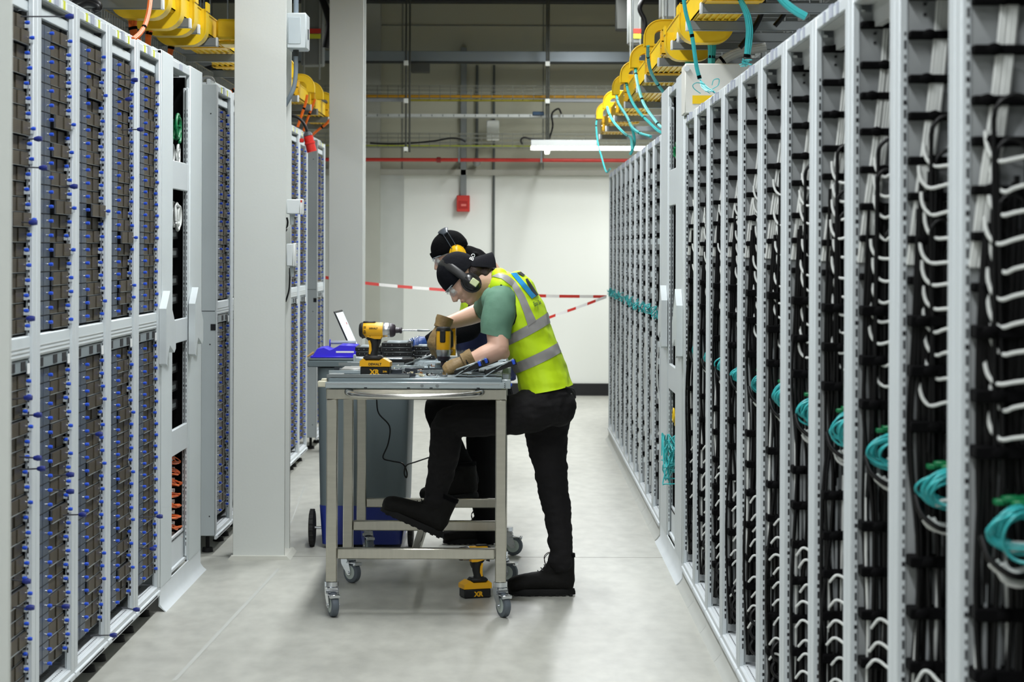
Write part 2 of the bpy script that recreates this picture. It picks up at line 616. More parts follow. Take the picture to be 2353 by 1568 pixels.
for px, y0, y1, wd, lb in ((1096, 150, 366, .014, 'thin grey conduit right of the wide one, ending at a round lamp'),
                           (1135, 150, 600, .012, 'thin dark conduit running down the far wall past the white box')):
    x = P(px, 300, YB).x
    za, zb2 = P(px, y0, YB).z, P(px, y1, YB).z
    if px == 1135: zb2 = .9
    tag(MB().cyl((x, YB - .03, zb2), (x, YB - .03, za), wd, n=8).build('conduit', mat('conduit_dark', (92, 98, 96), .5, metal=.3), origin=(x, YB - .03, zb2)), lb, 'conduit')
x = P(1096, 374, YB).x; z = P(1096, 374, YB).z
tag(MB().ball((x, YB - .16, z), (.04, .05, .045)).cyl((x, YB - .16, z), (x, YB, z), .02).build('bulkhead_lamp', mat('lamp_glass', (140, 146, 142), .2), origin=(x, YB - .1, z)),
    'small round unlit wall lamp just under the red pipe', 'lamp')
pa, pb = P(1118, 277, YB - .25), P(1147, 323, YB - .25)
wb = thing('wall_box', 'white upright box fixed in front of the far wall', 'box', ((pa.x + pb.x) / 2, YB - .2, pb.z))
MB().cbox(pa.x, pb.x, YB - .3, YB - .16, pb.z, pa.z, .008).build('housing', mat('box_white', (226, 230, 224), .5), wb)
MB().box(pa.x + .02, pa.x + .05, YB - .17, YB - .0, pb.z + .05, pb.z + .1).build('bracket', GALV, wb)
pa, pb = P(945, 145, YB - .9), P(987, 167, YB - .9)
tag(MB().cbox(pa.x, pb.x, YB - .95, YB - .8, pb.z, pa.z, .004).build('junction_box', mat('dark_box', (58, 60, 54), .6), origin=(pa.x, YB - .9, pb.z)),
    'small dark box hanging under the broad trunking beside the rods', 'box')
# black looped cables near the tray
for k, (pts, lb) in enumerate((
        (((1000, 324), (1035, 318), (1058, 320), (1070, 326)), 'black cable loop lying in wire basket beside wide grey conduit'),
        (((850, 329), (900, 331), (960, 328), (1000, 324)), 'black cables lying along wire basket next to the farther column'),
        (((1200, 332), (1197, 322), (1205, 316), (1222, 320), (1250, 322)), 'black cable looping out of the tube lamp end'),
        (((1262, 320), (1270, 290), (1268, 262), (1283, 250), (1290, 262)), 'black cable curling up beside rods over the tube lamp'))):
    m = MB().tube(spline([P(a, c, YB - .8) for a, c in pts], 6), .009, 8)
    tag(m.build('power_cable', KCABLE, origin=P(pts[0][0], pts[0][1], YB - .8)), lb, 'cable', 'loose black cables on the far wall trays')
p = P(1238, 262, YB - .85)
tag(MB().cbox(p.x - .06, p.x + .05, YB - .9, YB - .8, p.z - .015, p.z + .02, .006).build('cable_connector', mat('blue_black_plug', (28, 60, 88), .4), origin=p),
    'small dark blue plug lying on the bright slotted tray', 'plug')

# the lit tube lamp
pa, pb = P(1220, 321, YB - 1.2), P(1470, 346, YB - 1.2)
lx0, lx1 = pa.x, pb.x + .4
tl = thing('tube_lamp', 'lit white tube lamp hanging level before the far wall', 'lamp', ((lx0 + lx1) / 2, YB - 1.2, pb.z))
zt, zm, zb = P(1300, 322, YB - 1.2).z, P(1300, 336, YB - 1.2).z, P(1300, 345, YB - 1.2).z
MB().cbox(lx0, lx0 + .62, YB - 1.24, YB - 1.15, zm, zt, .004).build('housing', mat('lamp_housing', (208, 212, 210), .4), tl)
MB().cyl((lx0, YB - 1.2, (zm + zb) / 2), (lx1, YB - 1.2, (zm + zb) / 2), (zm - zb) / 2, n=16).build('lamp_tube', mat('lit_tube', (255, 255, 250), .5, emit=9.0), tl)
p = P(1257, 350, YB - 1.2)
MB().cbox(p.x - .022, p.x + .022, YB - 1.23, YB - 1.17, p.z - .018, zm, .008).build('sensor', mat('lit_sensor', (255, 255, 250), .5, emit=3.0), tl)
area_light((lx0 + lx1) / 2, YB - 1.2, zb - .03, lx1 - lx0, .06, 14, col=(1, 1, .97))
# ================================================================== server racks
XR, XL = 0.745, -1.41
LBL_Y = mat('yellow_tag', (206, 212, 60), .6)
LBL_G = mat('grey_tag', (170, 176, 190), .5)
SHADE = mat('rack_recess_shade', (186, 189, 188), .55)  # darker grey paints the shade of recesses and undersides into the colour
BASEW = mat('rack_base_white', (214, 220, 223), .5)
PLNT = mat('plinth_reflected_grey', (190, 192, 187), .45)  # darker grey puts the floor's reflection into the plinth colour
FOOT = mat('foot_black', (12, 12, 13), .7)


def slots(mb, x0, x1, y, z0, z1, step=.0445):
    """row of dark slots and dots on a flange facing the camera"""
    mb.use(HOLE)
    xm = (x0 + x1) / 2
    w = abs(x1 - x0) * .115
    z = z0
    k = 0
    while z + step < z1:
        mb.quad((xm - w, y, z + .004), (xm + w, y, z + .004), (xm + w, y, z + .021), (xm - w, y, z + .021))
        s = .8 if k % 5 else 1.5
        mb.quad((xm - w * s, y, z + .030), (xm + w * s, y, z + .030), (xm + w * s, y, z + .036 + .002 * s), (xm - w * s, y, z + .036 + .002 * s))
        z += step
        k += 1


def post_mesh(s, XF, y0, y1, z0, z1, near_slots=True, depth=.017):
    m = MB().use(WHITE)
    xa, xb = XF, XF + s * depth
    m.cbox(xa, xb, y0, y1, z0, z1, .0025)
    m.box(xb - s * .002, xb + s * .004, y0 + .006, y1, z0, z1)
    if near_slots:
        slots(m, XF + s * .002, XF + s * (depth + .004), y0 - .0006, z0 + .06, z1 - .14)
    return m


def rack(s, XF, Y0, Y1, ztop, zbot, label, group, depth=1.0, near_panel=False, plinth=False, tags=LBL_G, holes=True, name='server_rack', panel_z=0):
    PW = .055
    o = thing(name, label, 'server rack', (XF + s * depth / 2, (Y0 + Y1) / 2, 0), group)
    X = lambda d: XF + s * d
    post_mesh(s, XF, Y1 - PW, Y1 - .001, zbot, ztop, holes).build('post', parent=o, fix=True)
    post_mesh(s, XF, Y0 + .001, Y0 + PW, zbot, ztop, False).build('post', parent=o, fix=True)
    for (a, b) in ((Y0 + .001, Y0 + PW), (Y1 - PW, Y1 - .001)):
        MB().cbox(X(depth - .05), X(depth), a, b, zbot, ztop, .003).build('post', WHITE, o)
    # top frame: front lip, raised ledge, recessed soffit
    m = MB().use(WHITE)
    m.cbox(X(0.002), X(.012), Y0 + PW, Y1 - PW, ztop - .032, ztop - .004, .002)
    m.cbox(X(.012), X(.035), Y0 + .002, Y1 - .002, ztop - .012, ztop, .002)
    m.cbox(X(.033), X(.05), Y0 + .002, Y1 - .002, ztop - .01, ztop + .026, .003)
    m.box(X(.05), X(depth), Y0 + .01, Y1 - .01, ztop - .012, ztop + .01)
    m.use(SHADE)
    m.box(X(.012), X(.06), Y0 + PW, Y1 - PW, ztop - .034, ztop - .012)
    m.box(X(.045), X(.06), Y0 + PW, Y1 - PW, ztop - .085, ztop - .034)
    m.build('top_frame', parent=o, fix=True)
    ym = (Y0 + Y1) / 2
    for dy in (-.12, .1):
        m = MB()
        if tags is LBL_Y:
            m.use(LABELW).box(X(.0005), X(.002), ym + dy - .045, ym + dy + .045, ztop - .030, ztop - .007)
        m.use(tags).box(X(-.001), X(.0025), ym + dy - .016, ym + dy + .012, ztop - .031, ztop - .003)
        m.use(tags).box(X(.012), X(.034), ym + dy - .016, ym + dy + .012, ztop, ztop + .0012)
        m.build('label_tag', parent=o)
    m = MB()
    m.use(LBL_G).box(X(-.0008), X(.034), ym - .045, ym + .01, ztop - .03, ztop + .0016)
    m.build('label_tag', parent=o)
    # base
    m = MB().use(BASEW)
    m.cbox(X(0.001), X(.05), Y0 + .002, Y1 - .002, zbot - .012, zbot + .008, .002)
    m.cbox(X(.012), X(depth), Y0 + .002, Y1 - .002, zbot - .004, zbot + .012, .002)
    m.cbox(X(-.006), X(.008), Y0 + .01, Y1 - .01, zbot - .03, zbot - .010, .003)
    m.use(HOLE)
    if not plinth:
        m.box(X(-.0065), X(-.0058), Y0 + .06, Y1 - .1, zbot - .022, zbot - .017)
    y = Y0 + PW + .02
    while y < Y1 - PW - .02:
        m.box(X(.022), X(.026), y, y + .012, zbot + .0121, zbot + .0125)
        m.box(X(.06), X(.085), y, y + .006, zbot + .0121, zbot + .0125)
        y += .024
    m.build('base_frame', parent=o, fix=True)
    # closing skins
    if near_panel:
        q = MB().use(GREYP).cbox(X(.0), X(depth), Y0 - .012, Y0, zbot - .01, ztop, .003)
        q.use(HOLE)
        for (d, z) in ((.03, 2.1), (.03, 1.0), (.03, .18), (.075, .13), (.13, .35)):
            q.box(X(d), X(d) + .006, Y0 - .0125, Y0 - .0119, z, z + .006)
        q.box(X(.004), X(.12), Y0 - .0125, Y0 - .0118, 1.16, 1.163)
        q.box(X(.0), X(.024), Y0 - .014, Y0 - .0119, 1.07, 1.10)
        q.build('end_panel', parent=o)
    MB().box(X(depth - .004), X(depth), Y0 + PW, Y1 - PW, zbot, ztop).build('rear_door', DARK, o)
    if plinth:
        m = MB().use(BASEW)
        m.prism([(X(.001), zbot - .012), (X(.001), .03), (X(-.012), .012), (X(-.024), .0), (X(-.020), .0), (X(.006), .022), (X(.006), zbot - .012)], 'y', Y0 + .002, Y1 - .002)
        m.mats = [PLNT]
        m.build('plinth', parent=o, fix=True)
    else:
        for y in (Y0 + .1, Y1 - .1):
            f = MB().cyl((X(.05), y, .0), (X(.05), y, .022), .028, .024, 12).cyl((X(.05), y, .02), (X(.05), y, zbot), .01, n=8)
            f.build('levelling_foot', FOOT, o)
    return o


def left_extra(o, Y0, Y1):
    """blank header, power shelf, dark backing of the left hand racks"""
    X = lambda d: XL - d
    MB().cbox(X(.018), X(.03), Y0 + .03, Y1 - .03, 2.16, 2.192, .002).build('header_blank', WHITE2, o)
    m = MB().use(WHITE2).cbox(X(.008), X(.2), Y0 + .045, Y1 - .05, 1.140, 1.205, .003)
    m.use(SHADE)
    for k in range(3):
        m.box(X(.0065), X(.009), Y0 + .07, Y1 - .06, 1.146 + k * .012, 1.149 + k * .012)
    m.use(mat('shelf_grey', (128, 138, 142), .45)).cbox(X(.012), X(.2), Y0 + .045, Y1 - .05, 1.100, 1.136, .002)
    m.use(HOLE)
    for q in (.09, .30, .44):
        m.box(X(.0105), X(.013), Y0 + q, Y0 + q + .06, 1.106, 1.132)
    m.use(LABELW).box(X(.006), X(.009), Y1 - .09, Y1 - .06, 1.095, 1.125)
    m.build('power_shelf', parent=o)
    MB().box(X(.25), X(.26), Y0 + .01, Y1 - .01, .1, 2.2).build('backplane', DARK, o)


FR = ['leftmost', 'second', 'third', 'fourth', 'fifth']
left_racks = []
ys = [6.09, 6.69, 7.29, 7.885, 8.475, 9.055]
for i in range(5):
    o = rack(-1, XL, ys[i], ys[i + 1], 2.244, .10, ['leftmost white server rack in the photo, mostly behind the blurred column',
             'second white server rack from the left edge, blue latches down both sides',
             'third white server rack from the left edge, two of its mesh blades pulled out',
             'fourth white server rack from the left edge of the photo',
             'fifth white server rack from left, touching the tall cable-manager frame'][i], 'left row of white server racks', tags=LBL_Y)
    left_extra(o, ys[i], ys[i + 1])
    left_racks.append(o)

# ---- the server units (half width, one rack unit high)
MESH = bpy.data.materials.new('brown_honeycomb_mesh')
MESH.use_nodes = True
_nt = MESH.node_tree
_b = _nt.nodes['Principled BSDF']
_tc = _nt.nodes.new('ShaderNodeTexCoord')
_w = _nt.nodes.new('ShaderNodeTexWave'); _w.bands_direction = 'Z'; _w.inputs['Scale'].default_value = 60; _w.inputs['Distortion'].default_value = .6
_n = _nt.nodes.new('ShaderNodeTexNoise'); _n.inputs['Scale'].default_value = 30
_nt.links.new(_tc.outputs['Object'], _w.inputs[0]); _nt.links.new(_tc.outputs['Object'], _n.inputs[0])
_m1 = _nt.nodes.new('ShaderNodeMix'); _m1.data_type = 'RGBA'
_m1.inputs[6].default_value = (lin(46), lin(41), lin(33), 1); _m1.inputs[7].default_value = (lin(98), lin(88), lin(70), 1)
_mm = _nt.nodes.new('ShaderNodeMath'); _mm.operation = 'MULTIPLY_ADD'; _mm.inputs[1].default_value = .55
_h = _nt.nodes.new('ShaderNodeMath'); _h.operation = 'MULTIPLY'; _h.inputs[1].default_value = .5
_nt.links.new(_n.outputs['Fac'], _h.inputs[0]); _nt.links.new(_w.outputs['Fac'], _mm.inputs[0]); _nt.links.new(_h.outputs[0], _mm.inputs[2])
_nt.links.new(_mm.outputs[0], _m1.inputs[0]); _nt.links.new(_m1.outputs[2], _b.inputs['Base Color'])
_b.inputs['Roughness'].default_value = .5; _b.inputs['Metallic'].default_value = .35

SEAM = mat('blade_seam', (40, 44, 50), .6)
BW2, BH = .243, .0425


def blade_meshes(kind, mb_body, mb_face, mb_knob, x=0, y=0, z=0):
    """blade with its front in the plane x = 0 (aisle side +x), near edge at y = 0"""
    mb_body.box(x - .22, x - .004, y + .001, y + BW2 - .001, z + .001, z + BH - .001)
    if kind == 0:
        mb_face.use(SLATE).box(x - .004, x, y + .001, y + BW2 * .62, z + .0015, z + BH)
        mb_face.box(x - .004, x + .001, y + BW2 * .64, y + BW2 - .001, z + .0015, z + BH)
        mb_face.use(SEAM).box(x - .003, x + .0012, y + .001, y + BW2 - .001, z, z + .0015)
    else:
        mb_face.use(MESH).box(x - .004, x - .002, y + .016, y + BW2 * .52, z + .002, z + BH - .001)
        mb_face.box(x - .004, x + .001, y + BW2 * .56, y + BW2 - .002, z + .003, z + BH - .001)
        mb_face.use(SEAM).box(x - .006, x - .0032, y, y + BW2, z, z + BH)
        mb_face.use(WHITE2).box(x - .004, x + .012, y + BW2 + .001, y + BW2 + .004, z + .008, z + .030)
        mb_face.use(GALV).box(x - .002, x + .002, y + .001, y + BW2 - .002, z, z + .0015)
    ky = y + BW2 * (.83 if kind == 0 else .92)
    mb_knob.use(CHROME).tube([(x, ky, z + .022), (x + .012, ky, z + .022)], .0035, 6)
    mb_knob.use(BLUE).tube([(x + .006, ky, z + .022), (x + .012, ky, z + .022), (x + .020, ky, z + .022)], [.0035, .0060, .0050], 8)


protos = []
for kind in (0, 1):
    t = bpy.data.objects.new('server_unit', None)
    COL.objects.link(t)
    t['category'] = 'server unit'
    a, b, c = MB(), MB(), MB()
    blade_meshes(kind, a, b, c)
    a.build('unit_body', DARK if kind else SLATE, t)
    b.build('unit_front', parent=t)
    kn = c.build('latch_knob', parent=t)
    kn['label'] = 'blue latch knob'
    protos.append(t)
ZROWS = [(1.213 + .0445 * k, 'above', k) for k in range(21)] + [(1.051 - .0445 * k, 'below', k) for k in range(21)]
rr = random.Random(3)
used = [False, False]
pulled = {(1, 1): (6, 12, 15), (2, 1): (12,), (3, 1): (18, 14), (0, 1): (7, 13), (4, 1): (2, 6)}


def pull(i, kind, up, k):
    p = 0
    if kind == 1 and (20 - k if up else 25 + k) in pulled.get((i, 1), ()): p = .012 + .010 * rr.random()
    elif kind == 1: p = rr.choice((0, .0, .003, .004, -.004, -.006, .010))
    return p


stuff = [MB(), MB(), MB()]
sfb, sff, sfk = MB(), MB(), MB()


def fill_stuff(Y0):
    for z, up, k in ZROWS:
        for kind in (0, 1):
            p = rr.choice((0, 0, .003, -.003)) if kind else 0
            blade_meshes(kind, sfb, sff, sfk, XL - .023 + p, Y0 + .052 + kind * .2465, z)


miss4 = range(4, 12)
for i in range(4):
    for z, up, k in ZROWS:
        for kind in (0, 1):
            if i == 0 and kind == 0: continue
            lab = '%s server unit, %s %s the power shelf in the %s rack%s' % (
                'slate-faced' if kind == 0 else 'brown mesh-faced', ORD[k], up, FR[i], '' if i == 0 else ' from left')
            loc = (XL - .023 + pull(i, kind, up == 'above', k), ys[i] + .052 + kind * .2465, z)
            if not used[kind]:
                o = protos[kind]; used[kind] = True; o.location = loc
            else:
                o = dup(protos[kind], loc)
            o['label'] = lab
            o['group'] = 'server units in the left racks'
fill_stuff(ys[4])

# pulled-forward latch rods with blue knobs
rods = []
for (px, py, L) in ((88, 36, .17), (93, 320, .05), (92, 383, .07), (82, 510, .05), (175, 430, .05), (312, 298, .08), (308, 180, .06), (77, 734, .05),
                    (72, 920, .05), (88, 957, .06), (88, 1052, .06), (90, 1082, .07), (163, 1097, .06), (163, 1128, .06), (180, 1187, .08), (70, 1336, .05),
                    (72, 1400, .06), (160, 1395, .05), (248, 1465, .09), (317, 1400, .06), (355, 1192, .09), (354, 1262, .06), (300, 230, .05), (235, 1000, .05)):
    dx = PX - px
    Y = 1.37 * FPX / dx
    a = P(px, py, Y)
    b = Vector((XL - .02, a.y + .03, a.z))
    o = thing('release_rod', '%s blue-knobbed rod, at %s height of the left racks' % (ORD[len(rods)] if len(rods) < 24 else 'last', ('top', 'upper', 'middle', 'lower', 'bottom')[min(4, int(py / 300))]), 'rod', b, 'release rods poking out of the left racks')
    rods.append(o)
    a2 = b + Vector((L * .8 + .0, -.01, rr.uniform(-.006, .006)))
    MB().tube([b, a2], .0022, 6).build('rod', mat('rod_steel', (88, 90, 96), .4, metal=.6), o)
    MB().tube([a2 - Vector((.004, 0, 0)), a2 + Vector((.008, 0, 0)), a2 + Vector((.02, 0, 0))], [.005, .009, .007], 8).build('knob', BLUED, o)

# ---- far left row behind the column
yy = 10.75
n = 0
while yy < 15.4:
    n += 1
    nm = ORD[n - 1]
    o = rack(-1, XL, yy, yy + .6, 2.244, .10, 'white server rack, %s in the far left row beyond the cable-manager frame' % nm, 'far left row of white server racks', near_panel=(n == 1), tags=LBL_Y)
    left_extra(o, yy, yy + .6)
    fill_stuff(yy)
    yy += .6
o = rack(-1, XL, 16.3, 17.0, 2.244, .10, 'last white server rack on the left, alone behind the red plug', 'far left row of white server racks', near_panel=True, tags=LBL_Y)
left_extra(o, 16.3, 17.0)
fill_stuff(16.35)
# everything of the distant blades is one object
allm = MB().use(DARK)
allm.add(sfb.v, sfb.f)
for src in (sff, sfk):
    o0 = len(allm.v)
    allm.v.extend(src.v)
    for f, mi in zip(src.f, src.m):
        allm.use(src.mats[mi])
        allm.f.append([q + o0 for q in f]); allm.m.append(allm.cur)
tag(allm.build('server_unit', origin=(XL, 13, .1)), 'remaining rows of blue-latched server units in the farther left racks', 'server unit', kind='stuff')

# ================================================================== right hand racks
right_bays = [3.2 + .6 * k for k in range(11)]          # near edges; far posts end at +0.6
for k, y0 in enumerate(right_bays):
    rack(1, XR, y0, y0 + .6, 2.04, .10, 'white open cabinet frame full of cabling, %s from the right edge' % ORD[k], 'near right row of open cabinets', plinth=True)
far_bays = [11.32 + .6 * k for k in range(10)]
for k, y0 in enumerate(far_bays):
    rack(1, XR, y0, y0 + .6, 2.04, .10, 'white open cabinet frame, %s in the far right row beyond the tall frame' % ORD[k], 'far right row of open cabinets', plinth=True)


def J(pts, r, n=7):
    return MB().tube(spline(pts, 5), r, n)


def add_into(dst, src, m):
    dst.use(m).add(src.v, src.f)


NB = ['rightmost', 'second', 'third', 'fourth', 'fifth', 'sixth', 'seventh', 'eighth', 'ninth', 'tenth', 'eleventh']
rb_ = random.Random(11)
far_cab = MB()


def bay(k, Y1, far=False):
    """wiring seen on the far side wall of one cabinet"""
    yw = Y1 - .05                      # side wall surface
    x0 = XR + .017
    R_ = rb_
    nm = (NB[k] + (' cabinet' if k == 0 else ' cabinet from right')) if not far else ''
    # side wall
    if not far:
        w = MB().use(PANEL).box(x0, x0 + .118, yw, yw + .008, .12, 1.99).use(DARK).box(x0 + .118, x0 + .5, yw, yw + .008, .12, 1.99)  # deeper part painted black for the unlit depth of the cabinet
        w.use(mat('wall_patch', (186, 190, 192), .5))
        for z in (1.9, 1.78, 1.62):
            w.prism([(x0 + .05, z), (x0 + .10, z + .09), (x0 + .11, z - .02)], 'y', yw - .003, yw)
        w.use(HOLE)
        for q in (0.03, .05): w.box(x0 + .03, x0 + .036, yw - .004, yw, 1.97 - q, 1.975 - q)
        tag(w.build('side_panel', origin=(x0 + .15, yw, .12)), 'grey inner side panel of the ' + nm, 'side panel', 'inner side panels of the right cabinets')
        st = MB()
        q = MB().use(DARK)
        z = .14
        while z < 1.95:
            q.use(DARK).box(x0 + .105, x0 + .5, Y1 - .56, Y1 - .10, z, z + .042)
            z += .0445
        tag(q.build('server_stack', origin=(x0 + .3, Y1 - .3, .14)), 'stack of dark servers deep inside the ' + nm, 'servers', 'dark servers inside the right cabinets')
    # bundle of vertical cables with velcro straps
    if not far:
        B = thing('cable_bundle', 'strapped vertical bundle of black and white cables in the ' + nm, 'cable bundle', (x0 + .05, yw - .02, .15), 'strapped cable bundles in the right cabinets')
        wv, kv = MB(), MB()
        tgt = (wv, kv)
    # white verticals, drifting toward the post on the way down
    def put(m, mtl, pts, r, nn=6):
        mbx = MB().tube(spline(pts, 4), r, nn)
        (far_cab if far else m).use(mtl).add(mbx.v, mbx.f)
    W_ = None if far else wv
    K_ = None if far else kv
    LW = MB()
    for j in range(2 if far else 5):
        xo = x0 + .058 - j * .006 + R_.uniform(-.002, .002)
        put(W_, WCABLE, [(xo + .022, yw - .02, 1.98), (xo + .012, yw - .02, 1.85), (xo - .004, yw - .022, 1.7), (xo - .020, yw - .022, 1.58), (xo - .034, yw - .006, 1.44)], .0042)
    for j in range(3 if far else 6):
        xo = x0 + .010 + j * .014 + R_.uniform(-.003, .003)
        put(LW, GCABLE if j % 3 else WCABLE, [(xo, yw - .030, .98), (xo + R_.uniform(-.008, .008), yw - .034, .8), (xo + R_.uniform(-.008, .008), yw - .032, .6), (xo + R_.uniform(-.01, .01), yw - .02, .16)], .0036)
    for j in range(2 if far else 18):
        xo = x0 + .006 + (j * .0055 if not far else R_.uniform(0, .075))
        q_ = -.016 if (j % 5 in (1, 3)) else 0
        put(K_, KCABLE, [(xo + .01, yw - .03, 1.62 - R_.random() * .16), (xo, yw - .034, 1.3), (xo + R_.uniform(-.01, .01), yw - .034, 1.1), (xo + R_.uniform(-.02, .02), yw - .030 + q_, .85), (xo + R_.uniform(-.02, .02), yw - .030 + q_, .5), (xo, yw - .03 + q_ * .5, .15)], .0052 if j % 3 else .004)
    # fat black power leads
    for j in range(1 if far else 3):
        zt = 1.69 - .085 * j + R_.uniform(-.03, .03)
        rr_ = .032 - .004 * j + R_.uniform(-.006, .004)
        cx = x0 + .064 + R_.uniform(-.008, .010)
        pts = [(cx - rr_ - .004 + R_.uniform(-.01, .02), yw - .048, zt - .55), (cx - rr_, yw - .048, zt - .06)]
        for a in range(0, 190, 30):
            th = R(180 - a)
            pts.append((cx + math.cos(th) * rr_, yw - .05, zt + math.sin(th) * rr_))
        pts.append((cx + rr_, yw - .048, zt - .09))
        put(K_, KCABLE, pts, .0044, 8)
    if not far:
        wv.build('upper_light_cables', parent=B)
        LW.build('lower_light_cables', parent=B)
        kv.build('black_cable_group', parent=B)
        # straps
        z = 1.955
        while z > .2:
            full = z > 1.35
            if .95 < z < 1.13: z -= .08; continue
            xe = x0 + (.135 if full else .10)
            m = MB().use(STRAPM)
            zz = z + R_.uniform(-.006, .006)
            yd = .032 if full else .054
            hh = .008 if full else .011
            m.cbox(x0 - .001, xe, yw - yd, yw - .002, zz - hh, zz + hh, .003)
            m.ball((x0 + .02 + R_.random() * .03, yw - yd - .002, zz), (.014, .008, .011), 8, 5)
            m.build('velcro_strap', parent=B)
            z -= .078 if full else .1
    else:
        z = 1.9
        while z > .2:
            far_cab.use(STRAPM).box(x0 - .001, x0 + .08, yw - .03, yw - .002, z - .012, z + .010)
            if R_.random() < .5: far_cab.use(WHITE2).box(x0 + .004, x0 + .02, yw - .034, yw - .02, z - .05, z - .02)
            z -= .09
        far_cab.use(PANEL).box(x0, x0 + .12, yw, yw + .008, .12, 1.99)
    # white hooks entering the servers
    nh = 11 if not far else 7
    for j in range(nh):
        z = 1.63 - .0455 * j * (1 if not far else 1.5) + R_.uniform(-.004, .004)
        if k == 0: z -= .015
        yb = yw - .045
        s = R_.uniform(.85, 1.15)
        dz = R_.uniform(-.003, .006)
        q0 = R_.uniform(-.004, .012)
        pts = [(x0 + .020 + q0, yb + .012, z + .046 * s), (x0 + .021 + q0, yb + .008, z + .026 * s), (x0 + .027 + q0, yb + .002, z + .008 * s), (x0 + .040 + q0, yb - .006, z - .002), (x0 + .062, yb - .02, z + dz), (x0 + .10, yb - .06, z + .006 + dz * 2)]
        if far:
            far_cab.use(WCABLE); c = MB().tube(spline(pts, 3), .0042, 6); far_cab.add(c.v, c.f)
        else:
            o = thing('patch_cable', 'white hooked cable, %s down above the coil, in the %s' % (ORD[j], nm), 'cable', pts[0], 'white hooked cables in the right cabinets')
            J(pts, .0037).build('jacket', WCABLE, o)
            e = Vector(pts[-1])
            MB().cbox(e.x - .002, e.x + .012, e.y - .012, e.y, e.z - .005, e.z + .005, .001).build('connector', GREEN if j % 2 == 0 else GREYP, o)
    nh = 9 if not far else 6
    for j in range(nh):
        z = .66 - .050 * j * (1 if not far else 1.5) + R_.uniform(-.011, .011)
        yb = yw - .064
        s = R_.uniform(.8, 1.15)
        if k in (0, 1) and j in (0, 1): s *= 1.3
        q1 = R_.uniform(-.004, .012)
        pts = [(x0 + .010 + q1, yb + .014, z - .012 * s), (x0 + .016 + q1, yb + .006, z - .001), (x0 + .024 + q1, yb, z + .009 * s), (x0 + .036 + q1, yb - .004, z + .007 * s), (x0 + .055 + q1, yb - .02, z - .007 * s), (x0 + .10, yb - .06, z - .026 * s)]
        if far:
            far_cab.use(WCABLE); c = MB().tube(spline(pts, 3), .0042, 6); far_cab.add(c.v, c.f)
        else:
            o = thing('patch_cable', 'white humped cable, %s down below the coil, in the %s' % (ORD[j], nm), 'cable', pts[0], 'white humped cables low in the right cabinets')
            J(pts, .0037).build('jacket', WCABLE, o)
            e = Vector(pts[-1])
            MB().cbox(e.x - .002, e.x + .012, e.y - .012, e.y, e.z - .005, e.z + .005, .001).build('connector', GREYP, o)
    # low stray loops in the bottom third
    if not far:
        for j in range(3):
            z = .19 + .045 * j + R_.uniform(-.01, .01)
            pts = [(x0 + .06, yw - .05, z + .03), (x0 + .03, yw - .07, z + .02), (x0 + .012, yw - .08, z - .005), (x0 + .03, yw - .09, z - .03), (x0 + .09, yw - .1, z - .035)]
            tag(MB().tube(spline(pts, 5), .0055, 7).build('power_lead', KCABLE, origin=pts[0]), 'black power lead, %s up from the floor of the %s' % (['lowest', 'second', 'third'][j], nm), 'cable', 'black leads low in the right cabinets')


for k, y0 in enumerate(right_bays):
    bay(k, y0 + .6)
for k, y0 in enumerate(far_bays):
    bay(k, y0 + .6, far=True)
tag(far_cab.build('cabinet_wiring', origin=(XR + .05, 14, .15)), 'black, white and grey wiring glimpsed inside the far right cabinets', 'wiring', kind='stuff')

# coils of teal and white slack at waist height, hung in each near cabinet
for k, y0 in enumerate(right_bays):
    Y1 = y0 + .6
    yw = Y1 - .10
    x0 = XR + .017
    z = 1.04 - (.02 if k < 2 else 0)
    nm = NB[k] + (' cabinet' if k == 0 else ' cabinet from right')
    o = thing('slack_coil', 'coiled teal and white slack with green plugs in the ' + nm, 'cable coil', (x0 + .04, yw, z), 'slack coils in the right cabinets')
    g, tmb, wmb = MB(), MB(), MB()
    for j in range(5):
        g.cbox(x0 + .03 + .012 * j, x0 + .065 + .012 * j, yw - .01 - .012 * (j % 3), yw + .01, z + .030 + .006 * (j % 2), z + .040 + .006 * (j % 2), .002)
    g.build('green_plug', GREEN, o)
    for j in range(12):
        a0 = rb_.uniform(.4, .9)
        rx, rz = rb_.uniform(.034, .056), rb_.uniform(.022, .042)
        cx, cz = x0 + .062 + rb_.uniform(-.008, .012), z - .008 + rb_.uniform(-.006, .006)
        pts = []
        for i in range(13):
            th = a0 + 2 * math.pi * i / 12 * .93
            pts.append((cx + math.cos(th) * rx, yw - .02 - .005 * j + .01 * math.sin(th * 2), cz + math.sin(th) * rz))
        tmb.tube(spline(pts, 2), .0028, 5)
    tmb.build('teal_coil', TEAL, o)
    for j in range(9):
        rx, rz = rb_.uniform(.03, .044), rb_.uniform(.018, .032)
        cx, cz = x0 + .062 + rb_.uniform(-.006, .008), z - .058 + rb_.uniform(-.006, .006)
        pts = []
        for i in range(11):
            th = 3.3 + 2 * math.pi * i / 10 * .8
            pts.append((cx + math.cos(th) * rx, yw - .015 - .006 * j, cz + math.sin(th) * rz))
        wmb.tube(spline(pts, 2), .0040, 6)
    wmb.build('white_coil', WCABLE, o)
    wr = MB()
    for i in range(5):
        pass
    MB().tube(spline([(x0 + .0, yw - .05, z - .015), (x0 + .01, yw - .07, z - .05), (x0 + .045, yw - .08, z - .075), (x0 + .09, yw - .06, z - .07)], 5), .0055, 7).build('black_lead', KCABLE, o)

